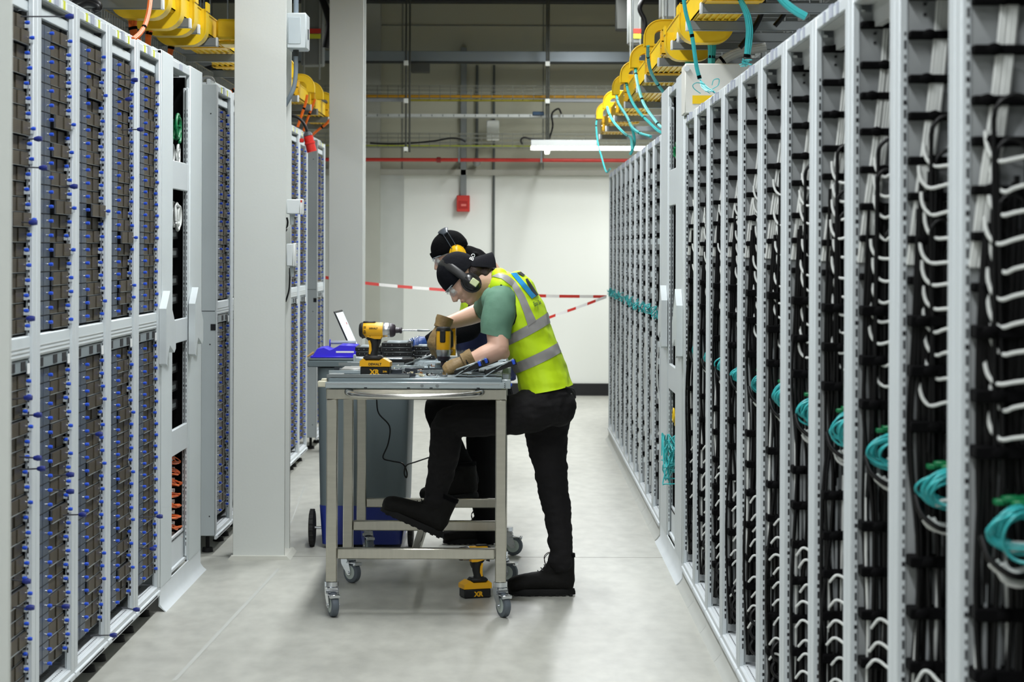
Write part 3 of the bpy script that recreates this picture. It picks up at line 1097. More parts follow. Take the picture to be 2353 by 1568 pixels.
# teal tufts of the far right row, one per cabinet
for k, y0 in enumerate(far_bays):
    yw = y0 + .5
    z = 1.13
    m = MB()
    for j in range(5):
        pts = [(XR + rb_.uniform(-.018, .03), yw + rb_.uniform(-.02, .02), z + rb_.uniform(-.035, .035)) for _ in range(4)]
        m.tube(spline(pts, 4), .0028, 5)
    tag(m.build('teal_cable_tuft', TEAL, origin=(XR, yw, z)), 'tuft of teal fibre at the waist of the %s far right cabinet' % ORD[k], 'cable tuft', 'teal tufts in the far right row')


# ================================================================== tall cable-manager frames between the rows
def manager(s, XF, Ya, Yb, Yc, Yd, label, grp_name, ztop=2.25):
    """two cable manager uprights (Ya-Yb near, Yc-Yd far) with an open bay between"""
    X = lambda d: XF + s * d
    o = thing('network_rack', label, 'network rack', (X(.4), (Ya + Yd) / 2, 0), 'tall network racks between the rows')
    for (a, b) in ((Ya, Yb), (Yc, Yd)):
        m = MB().use(WHITE2 if s < 0 else WHITE)
        m.cbox(X(0), X(.02), a, b, .09, ztop, .004)
        if a == Ya: m.cbox(X(.0), X(.10), a, a + .012, .09, ztop, .003)
        if a != Ya: m.cbox(X(.0), X(.8), b - .012, b, .09, ztop, .003)
        m.build('cable_manager_cover', parent=o, fix=True)
        h = MB().use(mat('handle_plastic', (200, 207, 209), .45))
        zc = 1.12
        # grey handle wings at waist height
        y_ = a + (b - a) * .15
        h.prism([(y_, zc + .17), (y_ + .05, zc + .10), (y_ + .16, zc + .02), (y_ + .16, zc - .07), (y_ + .12, zc - .085), (y_ + .0, zc - .05), (y_ - .06, zc - .1), (y_ - .06, zc - .13), (y_ - .1, zc - .12), (y_ - .1, zc + .1)], 'x', X(-.001), X(-.03))
        h.build('handle', parent=o, fix=True)
    m = MB().use(WHITE)
    for y in (Yc - .04,):
        m.use(WHITE).cbox(X(.003), X(.014), y, y + .03, .12, ztop - .1, .002)
        m.use(WHITE).cbox(X(.017), X(.029), y + .02, y + .05, .12, ztop - .1, .002)
        slots(m, X(.003), X(.014), y - .0006, .16, ztop - .16)
        slots(m, X(.017), X(.029), y + .0194, .16, ztop - .16)
    m.build('mounting_rail', parent=o)
    m = MB().use(WHITE)
    m.cbox(X(.003), X(.05), Yb, Yc, ztop - .045, ztop - .015, .002)
    m.cbox(X(.035), X(.05), Ya, Yd, ztop - .02, ztop + .012, .002)
    m.use(LBL_G).box(X(.001), X(.004), (Yb + Yc) / 2 - .06, (Yb + Yc) / 2 + .02, ztop - .043, ztop - .017)
    m.use(SHADE).box(X(.05), X(.8), Yb, Yc, ztop - .05, ztop - .04)
    m.build('top_frame', parent=o)
    m = MB().use(WHITE)
    levels = ((1.83, 1.71), (1.16, 1.06), (.70, .59)) if s < 0 else ((1.84, 1.67), (.92, .80))
    for z1, z0 in levels:
        MB().cbox(X(.004), X(.02), Yb, Yc, z0, z1, .003).build('blank_panel', WHITE, o)
    MB().box(X(.03), X(.6), Yc + .03, Yc + .04, .12, ztop - .05).build('dark_depth_sheet', DARK, o)  # added dark sheet standing in for the unlit space inside
    m = MB().use(BASEW)
    m.cbox(X(.01), X(.8), Yb, Yc, .10, .115, .002)
    m.cbox(X(.02), X(.03), Yb, Yc, .115, .24, .002)
    m.use(HOLE)
    y = Yb + .04
    while y < Yc - .03:
        m.box(X(.0185), X(.0195), y, y + .012, .222, .230); y += .026
    m.build('base_frame', parent=o)
    m = MB().use(BASEW)
    m.prism([(X(.001), .095), (X(.001), .03), (X(-.012), .012), (X(-.026), .0), (X(-.020), .0), (X(.006), .022), (X(.006), .095)], 'y', Ya, Yd)
    m.build('plinth', parent=o, fix=True)
    MB().box(X(.62), X(.63), Yb, Yc, .1, ztop - .05).build('rear_panel', DARK, o)
    return o


mg = manager(-1, XL + .0, 9.06, 9.37, 9.87, 10.25, 'tall white network rack with grey handles, ending the near left row', '', 2.262)
manager(1, XR, 9.83, 10.27, 10.80, 11.28, 'taller white network rack standing between the two right rows', '', 2.245)
# contents of the left network rack
X = lambda d: XL - d
sw = []
zz = (1.62, 1.5, 1.42, 1.3, 1.22, .92, .84, .76)
for j, z in enumerate(zz):
    t = thing('network_switch', 'black network switch, %s down inside the left network rack' % ORD[j], 'switch', (X(.2), 9.75, z), 'switches in the left network rack')
    MB().cbox(X(.05), X(.4), 9.40, 9.86, z, z + .043, .003).build('casing', BLACK, t)
    q = MB()
    for i in range(12):
        q.box(X(.0495), X(.051), 9.45 + i * .03, 9.47 + i * .03, z + .012, z + .03)
    q.build('ports', GALV, t)
def tangle(n, box, r, seed, k=4):
    g = random.Random(seed)
    m = MB()
    for _ in range(n):
        pts = [(g.uniform(box[0], box[1]), g.uniform(box[2], box[3]), g.uniform(box[4], box[5])) for _ in range(k)]
        m.tube(spline(pts, 4), r, 6)
    return m
def loops(n, c, rad, r, seed, ax='x'):
    g = random.Random(seed)
    m = MB()
    for _ in range(n):
        R0 = rad * g.uniform(.7, 1.15)
        cc = (c[0] + g.uniform(-.02, .02), c[1] + g.uniform(-.03, .03), c[2] + g.uniform(-.02, .02))
        m.torus(cc, R0, r, ax, 16, 6, g.uniform(0, 6), g.uniform(7, 11))
    return m
tag(loops(10, (X(.045), 9.72, 1.97), .045, .006, 5).build('cable_coil', GREEN, origin=(X(.08), 9.72, 1.97)), 'bright green cable coil hanging at the top of the left network rack', 'cable coil')
tag(loops(8, (X(.045), 9.72, 1.60), .05, .0055, 6).build('cable_coil', WCABLE, origin=(X(.08), 9.72, 1.6)), 'pale grey cable coil below the upper blank panel of the left network rack', 'cable coil')
tag(loops(4, (X(.045), 9.72, 1.87), .035, .0055, 8).build('cable_coil', WCABLE, origin=(X(.08), 9.72, 1.87)), 'small pale cable coil just under the green one, left network rack', 'cable coil')
for j in range(8):
    z = .555 - .047 * j
    t = thing('fibre_patch_loop', 'orange fibre loop with white plugs, %s down in the left network rack' % ORD[j], 'cable', (X(.05), 9.72, z), 'orange fibre loops in the left network rack')
    g = random.Random(j + 40)
    m = MB()
    for q in range(5):
        m.tube(spline([(X(.1), 9.50 + .03 * q, z), (X(.045), 9.55 + .03 * q, z + g.uniform(-.01, .015)), (X(.02 + .02 * g.random()), 9.68 + .03 * q, z - .02), (X(.045), 9.80, z - .03), (X(.1), 9.84, z - .04)], 4), .0032, 5)
    m.build('fibres', ORANGE, t)
    m = MB()
    for q in range(4):
        m.cbox(X(.085), X(.045), 9.55 + .06 * q, 9.575 + .06 * q, z - .008, z + .008, .002)
    m.build('white_plugs', LABELW, t)
# teal fibres bursting from the right network rack
X = lambda d: XR + d
tag(tangle(26, (XR - .035, XR + .06, 10.45, 10.75, .36, .60), .003, 12).build('fibre_tangle', TEAL, origin=(XR, 10.6, .5)), 'messy teal fibre loops spilling from the right network rack', 'cable tangle', kind='stuff')
tag(loops(4, (X(.04), 10.6, 1.93), .035, .006, 15).build('cable_coil', GREEN, origin=(X(.04), 10.6, 1.93)), 'small green cable coil high in the right network rack', 'cable coil')
tag(loops(3, (X(.03), 10.65, .66), .03, .005, 16).build('cable_coil', YEL, origin=(X(.03), 10.65, .66)), 'small yellow cable coil above the teal tangle in the right network rack', 'cable coil')
# white enclosure standing on top of the cabinets, just nearer than the tall frame
pa, pb = P(1570, 150, 9.7), P(1700, 262, 9.7)
t = thing('roof_cabinet', 'white steel box with yellow sticker on top of the right cabinets', 'enclosure', ((pa.x + pb.x + .1) / 2, 9.55, 2.06))
MB().cbox(pa.x + .0, pb.x + .25, 9.6, 9.8, 2.044, pa.z, .004).build('casing', mat('box_warm_white', (214, 214, 208), .45), t)
p = P(1610, 225, 9.6)
MB().box(p.x - .035, p.x + .06, 9.596, 9.6, 2.085, p.z + .01).build('sticker', YEL, t)
p = P(1578, 158, 9.6)
MB().cyl((p.x, 9.585, p.z), (p.x, 9.6, p.z), .012, n=12).build('hinge', WHITE, t)
# ================================================================== overhead strut bars and yellow fibre ducts
BARM = mat('strut_bar_zinc', (122, 127, 128), .45, metal=.35, var=.12, scale=9)
ENDM = mat('strut_end_white', (214, 218, 220), .5)


def bar(s, Xin, Y, zt, ln, label, grp):
    o = thing('strut_bar', label, 'strut', (Xin + s * ln / 2, Y, zt - .04), grp)
    a, b = Xin, Xin + s * ln
    m = MB()
    m.cbox(a, b, Y - .02, Y - .0175, zt - .04, zt, .001)
    m.cbox(a, b, Y - .02, Y + .02, zt - .003, zt, .001)
    m.cbox(a, b, Y - .02, Y + .02, zt - .040, zt - .037, .001)
    m.build('channel', BARM, o)
    MB().cbox(a - s * .006, a + s * .004, Y - .021, Y + .021, zt - .0415, zt + .0015, .002).build('end_cap', ENDM, o)
    # threaded rod up to the ceiling
    for q in (.55, .95):
        MB().cyl((a + s * q * ln, Y, zt), (a + s * q * ln, Y, CEIL), .005, n=6).build('threaded_rod', GALV, o)
    return o


RY = [8.73, 9.43, 9.94, 10.33, 11.27, 12.36, 13.2, 14.66, 16.2, 17.6, 18.9]
for i, y in enumerate(RY):
    bar(1, .73, y, 2.42, 1.15, 'grey strut bar under the right yellow duct, %s from the camera' % ORD[i], 'strut bars over the right cabinets')
LY = [9.03, 9.8, 10.07, 10.7, 11.6, 12.66, 14.75, 15.7, 16.2, 17.2, 18.2]
for i, y in enumerate(LY):
    bar(-1, -1.404, y, 2.46, 1.4, 'grey strut bar under the left yellow duct, %s from the camera' % ORD[i], 'strut bars over the left racks')


def duct(s, xa, xb, Ya, Yb, zb, zt, label):
    """open-topped yellow channel running away from the camera, ribbed below"""
    o = thing('fibre_duct', label, 'cable duct', ((xa + xb) / 2, (Ya + Yb) / 2, zb), 'yellow fibre ducts above the racks')
    m = MB()
    t = .004
    m.box(xa, xb, Ya, Yb, zb, zb + t)
    m.box(xa, xa + t, Ya, Yb, zb, zt)
    m.box(xb - t, xb, Ya, Yb, zb, zt)
    for k in range(7):
        x = xa + .012 + (xb - xa - .024) * k / 6
        m.box(x - .003, x + .003, Ya, Yb, zb - .008, zb)
    for x in (xa, xb - t):
        m.box(x - .004, x + t + .004, Ya, Yb, zt - .004, zt + .002)
    m.build('channel', YEL, o)
    y = Ya + .05
    while y < Yb:
        j = MB()
        for x, sx in ((xa, -1), (xb, 1)):
            for dy in (0, .05, .1):
                j.cbox(x, x + sx * .022, y + dy, y + dy + .006, zb - .01, zt + .01, .001)
            for z in (zb - .01, (zb + zt) / 2, zt + .004):
                j.box(x, x + sx * .022, y, y + .106, z, z + .006)
        j.box(xa - .01, xb + .01, y, y + .106, zb - .014, zb - .008)
        j.build('joiner_clip', mat('joiner_yellow', (226, 178, 24), .45), o)
        MB().cyl((xa - .024, y + .04, (zb + zt) / 2 - .02), (xa - .018, y + .04, (zb + zt) / 2 - .02), .009, n=8).cyl((xb + .024, y + .04, (zb + zt) / 2 - .02), (xb + .018, y + .04, (zb + zt) / 2 - .02), .009, n=8).build('joiner_bolt', CHROME, o)
        y += 1.21
    return o


duct(1, .75, .94, 8.56, 19.2, 2.428, 2.53, 'yellow ribbed fibre duct running above the right cabinets')
duct(-1, -1.63, -1.43, 8.7, 19.0, 2.468, 2.56, 'yellow ribbed fibre duct running above the left racks')


def bowl(s, xa, xb, Y, zb, zt, label, dy=.10, rad=.075):
    """broad U-shaped drop-out seen end on"""
    o = thing('duct_outlet', label, 'duct outlet', ((xa + xb) / 2, Y, zb), 'U shaped yellow duct outlets')
    def prof(off):
        p = []
        a, b, z0 = xa + off, xb - off, zb + off
        r = rad - off
        p.append((a, zt))
        for i in range(7):
            th = R(180 + 90 * i / 6)
            p.append((a + r + math.cos(th) * r, z0 + r + math.sin(th) * r))
        for i in range(7):
            th = R(270 + 90 * i / 6)
            p.append((b - r + math.cos(th) * r, z0 + r + math.sin(th) * r))
        p.append((b, zt))
        return p
    out, inn = prof(0), prof(.004)
    m = MB()
    # skin
    n = len(out)
    vs = [(x, Y, z) for x, z in out] + [(x, Y + dy, z) for x, z in out] + [(x, Y, z) for x, z in inn] + [(x, Y + dy, z) for x, z in inn]
    fs = []
    for i in range(n - 1):
        fs += [(i, i + 1, n + i + 1, n + i), (2 * n + i, 3 * n + i, 3 * n + i + 1, 2 * n + i + 1), (i, 2 * n + i, 2 * n + i + 1, i + 1), (n + i, n + i + 1, 3 * n + i + 1, 3 * n + i)]
    m.add(vs, fs)
    # front and rear cheeks: flat plates
    for yy in (Y + .003, Y + dy - .007):
        m.prism(prof(.002), 'y', yy, yy + .004)
    # side upstand (only on the aisle side)
    xs = xa if s > 0 else xb
    m.box(xs - .004, xs + .004, Y - .002, Y + dy, zt - .01, zt + .03)
    m.build('shell', YEL, o, smooth=40)
    return o


for i, (xa, xb, Y) in enumerate(((.707, .942, 9.6), (.711, .94, 10.5))):
    bowl(1, xa, xb, Y, 2.345, 2.475, 'yellow U-shaped duct outlet over the right cabinets, %s one' % ('nearer' if i == 0 else 'farther'))
for i, Y in enumerate((9.2, 9.55, 9.95, 10.33)):
    bowl(-1, -1.644, -1.405, Y, 2.40 - (.008 if i % 2 else 0), 2.56, 'yellow U-shaped duct outlet over the left racks, %s from the camera' % ORD[i])


def elbow(s, xo, Y, zb, label, H=.13, Wd=.175, cw=.050, dy=.09):
    """spillway elbow: leaves the duct sideways and turns down; xo = outermost x"""
    o = thing('duct_elbow', label, 'duct elbow', (xo, Y, zb), 'yellow curved duct elbows')
    ro = .085
    xi = xo + s * Wd
    def X(d): return xo + s * d
    zt = zb + H
    out = [(X(0), zb)] + [(X(ro - math.cos(R(a)) * ro), zt - ro + math.sin(R(a)) * ro) for a in range(0, 91, 10)] + [(xi, zt)]
    ri = ro - cw
    inn = [(X(cw), zb)] + [(X(ro - math.cos(R(a)) * ri), zt - ro + math.sin(R(a)) * ri) for a in range(0, 91, 10)] + [(xi, zt - cw)]
    m = MB()
    n = len(out)
    for yy, tt in ((Y, .004), (Y + dy - .004, .004)):
        vs = [(x, yy, z) for x, z in out] + [(x, yy, z) for x, z in inn] + [(x, yy + tt, z) for x, z in out] + [(x, yy + tt, z) for x, z in inn]
        fs = []
        for i in range(n - 1):
            fs += [(i, i + 1, n + i + 1, n + i), (2 * n + i, 3 * n + i, 3 * n + i + 1, 2 * n + i + 1), (n + i, n + i + 1, 3 * n + i + 1, 3 * n + i), (i, 2 * n + i, 2 * n + i + 1, i + 1)]
        m.add(vs, fs)
    vs = [(x, Y, z) for x, z in out] + [(x, Y + dy, z) for x, z in out]
    m.add(vs, [(i, i + 1, n + i + 1, n + i) for i in range(n - 1)])
    # rolled rim along the outside
    m.tube([(x, Y - .002, z) for x, z in out], .0035, 6)
    m.build('shell', YEL, o, smooth=40, fix=False)
    return o


RE = [11.3, 12.66, 13.8, 14.9, 16.4, 17.7]
for i, y in enumerate(RE):
    elbow(1, .66, y, 2.484, 'yellow elbow curling down over the right cabinets, %s from the camera' % ORD[i])
LE = [13.8, 15.1, 15.8, 16.85]
pa, pb = P(496, 43, 10.75), P(548, 90, 10.75)
tag(MB().cbox(pa.x, pb.x, 10.75, 10.80, pb.z, pa.z, .012).cbox(pa.x + .01, pb.x, 10.80, 11.0, pb.z - .02, pb.z, .004).build('duct_cover', YEL, origin=(pa.x, 10.77, pb.z)), 'flat yellow end cover of a duct branch, half hidden by the near column', 'duct cover')
for i, y in enumerate(LE):
    elbow(-1, -1.33, y, 2.506, 'yellow elbow curling down over the left racks, %s from the camera' % ORD[i], H=.12 if i else .13, Wd=.17)


# ------------------------------------------------------------------ fibre bundles
def bundle(name, pts, r, m, label, cat='cable bundle', strands=7, ties=(), grp=None, spread=None):
    pts = [Vector(p) for p in pts]
    sp = spline(pts, 6)
    o = thing(name, label, cat, pts[0], grp)
    g = random.Random(int(abs(pts[0].x * 977 + pts[0].y * 331)))
    q = MB()
    n = len(sp)
    for k in range(strands):
        th = 2 * math.pi * k / max(1, strands - 1)
        rr_ = 0 if k == 0 else r * .62
        ph = g.uniform(-.4, .4)
        path = []
        for i, p in enumerate(sp):
            t = (sp[min(i + 1, n - 1)] - sp[max(i - 1, 0)]).normalized()
            a = t.orthogonal().normalized()
            up = Vector((0, 1, 0))
            a = (up - t * up.dot(t)).normalized()
            b = t.cross(a)
            w = 1.0
            if spread: w = spread(i / (n - 1))
            path.append(p + (a * math.cos(th + ph) + b * math.sin(th + ph)) * rr_ * w)
        q.tube(path, r * .45, 6)
    q.build('fibres', m, o)
    for f in ties:
        i = min(n - 2, int(f * (n - 1)))
        t = (sp[i + 1] - sp[i]).normalized()
        w = spread(i / (n - 1)) if spread else 1
        MB().tube([sp[i] - t * .006, sp[i] + t * .006], r * 1.12 * max(w, .8), 10).build('velcro_tie', STRAPM, o)
    return o


B_ = lambda lst, Y, Y2=None: [P(x, y, Y if Y2 is None else Y + (Y2 - Y) * i / (len(lst) - 1)) for i, (x, y) in enumerate(lst)]
bundle('fibre_bundle', B_([(1570, -12), (1576, 30), (1590, 82), (1600, 150), (1608, 182)], 8.5), .0075, TEAL,
       'long teal fibre bundle hanging in front of the white roof box', ties=(.5, .97), grp='teal fibre bundles', strands=9)
m = bundle('fibre_bundle', B_([(1696, -10), (1704, 5), (1717, 35), (1722, 70), (1719, 110), (1716, 132)], 8.6), .009, TEAL,
           'teal fibre bundle dropping beside the strut bars, right of the long one', ties=(.12, .99), grp='teal fibre bundles', strands=10, spread=lambda t: 1 + .8 * math.sin(math.pi * max(0, t - .1)))
bundle('fibre_bundle', B_([(1790, -10), (1806, 8), (1830, 26), (1852, 38)], 6.3), .011, TEAL, 'thick teal fibre bundle sloping down to the cabinet tops at upper right', grp='teal fibre bundles', strands=12)
bundle('fibre_bundle', B_([(1634, 86), (1636, 110), (1635, 135), (1634, 160)], 9.75), .017, TEAL, 'teal fibre bundle falling out of the nearer U-shaped outlet', ties=(.62,), grp='teal fibre bundles', strands=12, spread=lambda t: 1.25 - .6 * t)
bundle('fibre_bundle', B_([(1582, 128), (1584, 140), (1586, 160)], 10.6), .021, TEAL, 'short teal fibre bundle under the farther U-shaped outlet', grp='teal fibre bundles', strands=12)
# splayed ends on the cabinet roof
m = MB()
g = random.Random(4)
for k in range(9):
    a = P(1609, 184, 8.5)
    b = P(1612 + k * 1.8, 200 + g.uniform(-2, 4), 8.45)
    c = P(1622 + k * 3, 212 + g.uniform(-3, 3), 8.4)
    m.tube(spline([a, b, c], 5), .0022, 5)
m.tube(spline(B_([(1610, 215), (1596, 205), (1592, 196), (1602, 190), (1620, 194)], 8.4), 6), .0018, 5)
m.tube(spline(B_([(1636, 205), (1650, 196), (1652, 182), (1640, 184), (1636, 196)], 8.4), 6), .0018, 5)
tag(m.build('fibre_ends', TEAL, origin=P(1615, 200, 8.45)), 'thin teal fibre ends splayed on the cabinet top under the long bundle', 'cable', kind='stuff')
tag(tangle(8, (P(1700, 140, 8.6).x, P(1722, 140, 8.6).x, 8.5, 8.7, P(1700, 152, 8.6).z, P(1700, 139, 8.6).z), .002, 31).build('fibre_ends', TEAL, origin=P(1710, 146, 8.6)), 'small knot of teal fibres at the foot of the hanging bundle', 'cable', kind='stuff')
# thin bundles leaving each elbow toward the racks
eb = [
    ([(1489, 104), (1489, 130), (1494, 160), (1504, 182), (1520, 206), (1545, 236)], 11.3, 12.0, (.2, .7)),
    ([(1460, 154), (1462, 175), (1468, 205), (1480, 240), (1500, 270), (1518, 291), (1540, 300)], 12.7, 12.2, (.15, .45, .8)),
    ([(1438, 186), (1444, 212), (1456, 240), (1472, 262), (1490, 280), (1514, 302), (1530, 306)], 13.9, 12.6, (.1, .6)),
    ([(1416, 218), (1421, 238), (1440, 268), (1452, 292), (1470, 306), (1495, 314)], 15.0, 12.2, (.15, .5, .8)),
    ([(1394, 242), (1400, 262), (1413, 284), (1436, 308), (1450, 318), (1452, 345)], 16.5, 14.0, (.25, .7)),
    ([(1373, 265), (1370, 290), (1374, 330), (1382, 360), (1393, 395), (1402, 388)], 17.8, 17.0, (.2, .5)),
]
for i, (l, y0, y1, tt) in enumerate(eb):
    bundle('fibre_bundle', B_(l, y0, y1), .0085 if i < 5 else .006, TEAL, 'slim teal fibre bundle drooping from the %s right elbow' % ORD[i], ties=tt, grp='teal fibre bundles', strands=7)
bundle('fibre_bundle', B_([(1452, 292), (1458, 320), (1455, 340), (1448, 356)], 14.6), .009, TEAL, 'teal fibre bundle falling straight to the far cabinet tops', grp='teal fibre bundles', strands=9)

# orange bundles, left
bundle('fibre_bundle', B_([(346, -8), (342, 25), (334, 55), (322, 76), (306, 90)], 8.7, 8.5), .009, ORANGE, 'bright orange fibre bundle arching onto the left rack tops', ties=(.6,), grp='orange fibre bundles', strands=9)
bundle('fibre_bundle', B_([(305, 44), (305, 62), (310, 82), (322, 104)], 9.3), .015, ORANGE, 'broad orange fibre bundle under the first left outlet', ties=(.4,), grp='orange fibre bundles', strands=11, spread=lambda t: 1.3 - .5 * t)
bundle('fibre_bundle', B_([(350, 46), (344, 68), (341, 85), (340, 108)], 9.65), .014, ORANGE, 'orange fibre bundle under the second left outlet', ties=(.55,), grp='orange fibre bundles', strands=11, spread=lambda t: 1.2 - .5 * t)
bundle('fibre_bundle', B_([(398, 90), (394, 106), (392, 116), (390, 128)], 10.4), .013, ORANGE, 'orange fibre bundle under the fourth left outlet', ties=(.45,), grp='orange fibre bundles', strands=11, spread=lambda t: 1.3 - .5 * t)
for l, y, lb in (([(706, 218), (702, 238), (694, 262), (684, 292)], 15.0, 'thin orange fibre bundle reaching the racks behind the column, nearest of three'),
                 ([(724, 228), (716, 250), (706, 275), (697, 302)], 15.7, 'thin orange fibre bundle beside the red plug, middle of three'),
                 ([(765, 266), (748, 286), (732, 298), (716, 312)], 16.8, 'thin orange fibre bundle sloping behind the red plug, farthest of three'),
                 ([(548, 200), (536, 208), (524, 214)], 11.6, 'short orange fibre bundle peeping left of the near column')):
    bundle('fibre_bundle', B_(l, y), .009, ORANGE, lb, ties=(.5,), grp='orange fibre bundles', strands=7)
# black cable hanks over the racks
for l, y, r, lb in (([(164, 20), (170, 4), (195, -2), (222, 6), (228, 18), (215, 26)], 8.6, .012, 'black cable hank lying on top of the left racks'),
                    ([(180, 16), (200, 8), (222, 14), (224, 24)], 8.5, .010, 'thinner black cable on top of the left racks'),
                    ([(462, 188), (470, 178), (486, 180), (492, 190)], 10.9, .008, 'pale-striped cable hank behind the tall left frame')):
    tag(MB().tube(spline(B_(l, y), 5), r, 8).build('cable_hank', KCABLE if 'black' in lb else GCABLE, origin=P(l[0][0], l[0][1], y)), lb, 'cable')
bundle('fibre_bundle', B_([(1640, 170), (1660, 140), (1700, 120), (1760, 108)], 9.9), .02, WCABLE, 'fat pale cable bundle with black tie behind the white roof box', ties=(.35,), grp='pale bundles', strands=12)

# red industrial plug on its black lead
pl = thing('industrial_plug', 'red industrial plug hanging on a black cable beyond the near column', 'plug', P(714, 328, 14.0))
MB().tube(spline(B_([(666, 266), (684, 270), (698, 284), (705, 300), (707, 310)], 14.0), 6), .009, 8).build('lead', KCABLE, pl)
a, b = P(706, 304, 14), P(717, 349, 14)
d = (b - a)
MB().tube([a - d * .02, a + d * .08, a + d * .18], [.018, .026, .030], 14).build('cable_gland', mat('plug_grey', (48, 52, 58), .5), pl)
MB().tube([a + d * t for t in (.18, .2, .5, .52, .6, .62, 1)], [.024, .029, .029, .034, .034, .030, .031], 18).build('plug_body', mat('plug_red', (196, 34, 22), .35), pl)
MB().cbox(a.x - .045, a.x - .02, 13.97, 14.0, a.z - .065, a.z - .04, .004).build('latch', mat('plug_red', (196, 34, 22), .35), pl)

# ------------------------------------------------------------------ column fittings
YC = 10.64
pa, pb = P(657, 29, YC), P(704, 112, YC)
t = thing('junction_box', 'large pale grey junction box high on the near column', 'junction box', ((pa.x + pb.x) / 2, YC + .1, pb.z))
q = MB()
q.cbox(pa.x + .002, pb.x, YC, YC + .17, pb.z, pa.z, .006)
q.build('housing', mat('junction_grey', (196, 204, 206), .45), t)
MB().cbox(pa.x + .01, pa.x + .07, YC - .003, YC + .002, pb.z + .022, pa.z - .02, .003).build('front_panel', mat('junction_panel', (184, 194, 198), .5), t)
MB().cbox(pb.x - .001, pb.x + .002, YC + .07, YC + .1, pb.z + .05, pb.z + .1, .001).build('side_slot', DARK, t)
MB().cyl((P(679, 114, YC + .05).x, YC + .07, pb.z - .03), (P(679, 114, YC + .05).x, YC + .07, pb.z), .014, n=12).build('cable_gland', mat('gland_grey', (60, 62, 62), .6), t)
CON = mat('conduit_blue_grey', (126, 138, 148), .5)
xg = P(679, 114, YC + .05).x
fc = thing('flexible_conduit', 'blue-grey flexible conduit curving below the big junction box', 'conduit', (xg, YC + .07, pb.z - .2))
MB().tube(spline([(xg, YC + .07, pb.z - .03), (xg, YC + .07, pb.z - .10), (xg - .008, YC + .075, pb.z - .17), (xg - .028, YC + .08, pb.z - .22), (CX - .03, YC + .11, pb.z - .28)], 8), .0105, 12).build('conduit', CON, fc)
MB().cyl((xg, YC + .07, pa.z), (xg, YC + .07, CEIL), .012, n=12)
tag(MB().cyl((xg, YC + .07, pa.z), (xg, YC + .07, CEIL), .012, n=12).build('conduit', CON, origin=(xg, YC + .07, pa.z)), 'straight grey conduit rising from the big junction box', 'conduit')
for (x0, y0, x1, y1, dd, lb) in ((657, 458, 691, 492, .1, 'small grey socket box halfway up the near column'),
                                 (657, 560, 675, 612, .08, 'narrow white switch box below the socket box on the near column')):
    pa, pb = P(x0, y0, YC), P(x1, y1, YC)
    t = thing('switch_box', lb, 'switch box', (pa.x + .03, YC + .05, pb.z))
    MB().cbox(pa.x + .002, pb.x - .004, YC, YC + dd, pb.z, pa.z, .004).build('housing', mat('switch_grey', (208, 213, 214), .45), t)
    MB().cbox(pb.x - .006, pb.x + .006, YC - .004, YC + dd + .004, pb.z - .002, pa.z + .002, .004).build('cover', mat('switch_cover', (224, 227, 226), .45), t)
    if dd == .1: MB().box(pb.x - .001, pb.x + .0065, YC - .0045, YC - .0035, pa.z - .015, pa.z - .004).build('red_mark', REDP, t)
    MB().cyl((pa.x + .025, YC + .04, pb.z - .05), (pa.x + .025, YC + .04, pb.z), .008, .012, n=10).build('gland', GREYP, t)
for l, mm, lb in (([(672, 493), (674, 505), (668, 518), (656, 528)], WCABLE, 'white cable looping from the socket box'),
                  ([(659, 500), (661, 512), (657, 530), (648, 536)], KCABLE, 'black cable behind the white one at the socket box'),
                  ([(666, 616), (666, 640), (664, 668), (656, 694)], KCABLE, 'black cable hanging from the narrow switch box'),
                  ([(664, 625), (667, 652), (662, 680), (650, 690)], GCABLE, 'grey cable hanging from the narrow switch box')):
    tag(MB().tube(spline(B_(l, YC + .04), 6), .0045 if mm is not GCABLE else .003, 7).build('cable', mm, origin=P(l[0][0], l[0][1], YC)), lb, 'cable')

# ------------------------------------------------------------------ things high up beyond the rows
DM = mat('dim_duct', (96, 98, 94), .6)
for (x0, x1, y0, y1, Y, lb) in ((692, 742, -30, 150, 19.0, 'dim grey hanging casing between the two columns'),
                                (1444, 1476, -30, 100, 19.5, 'dim grey hanging casing left of the yellow elbows'),
                                (1518, 1556, -30, 40, 17.5, 'tall grey casing behind the first right elbow')):
    pa, pb = P(x0, y0, Y), P(x1, y1, Y)
    t = thing('hanging_casing', lb, 'casing', ((pa.x + pb.x) / 2, Y + .1, pb.z), 'hanging casings')
    MB().cbox(pa.x, pb.x, Y, Y + .2, pb.z, CEIL, .01).build('casing', mat('casing_grey', (112, 116, 114), .5, metal=.2), t)
    for k in (.15, .85):
        x = pa.x + (pb.x - pa.x) * k
        MB().cbox(x - .006, x + .006, Y - .01, Y, pb.z - .12, CEIL, .002).build('edge_rail', mat('casing_rail', (150, 154, 150), .4, metal=.4), t)
    if Y > 18:
        w = (pb.x - pa.x)
        zl = P(x0, 66 if x0 < 1000 else 66, Y).z
        m = MB().use(mat('sticker_red', (190, 50, 32), .6)).box(pa.x + w * .35, pb.x - w * .1, Y - .012, Y - .010, zl - .04, zl)
        m.use(mat('sticker_lime', (200, 205, 50), .6)).box(pa.x + w * .35, pb.x - w * .1, Y - .012, Y - .010, zl - .085, zl - .045)
        m.build('sticker', parent=t)
pa, pb = P(1416, -20, 20.5), P(1452, 68, 20.5)
tag(MB().cbox(pa.x, pb.x, 20.5, 20.7, pb.z, CEIL, .01).build('hanging_casing', mat('casing_dark', (40, 42, 38), .6), origin=((pa.x + pb.x) / 2, 20.6, pb.z)), 'dark box hanging from the ceiling left of the yellow elbows', 'casing')

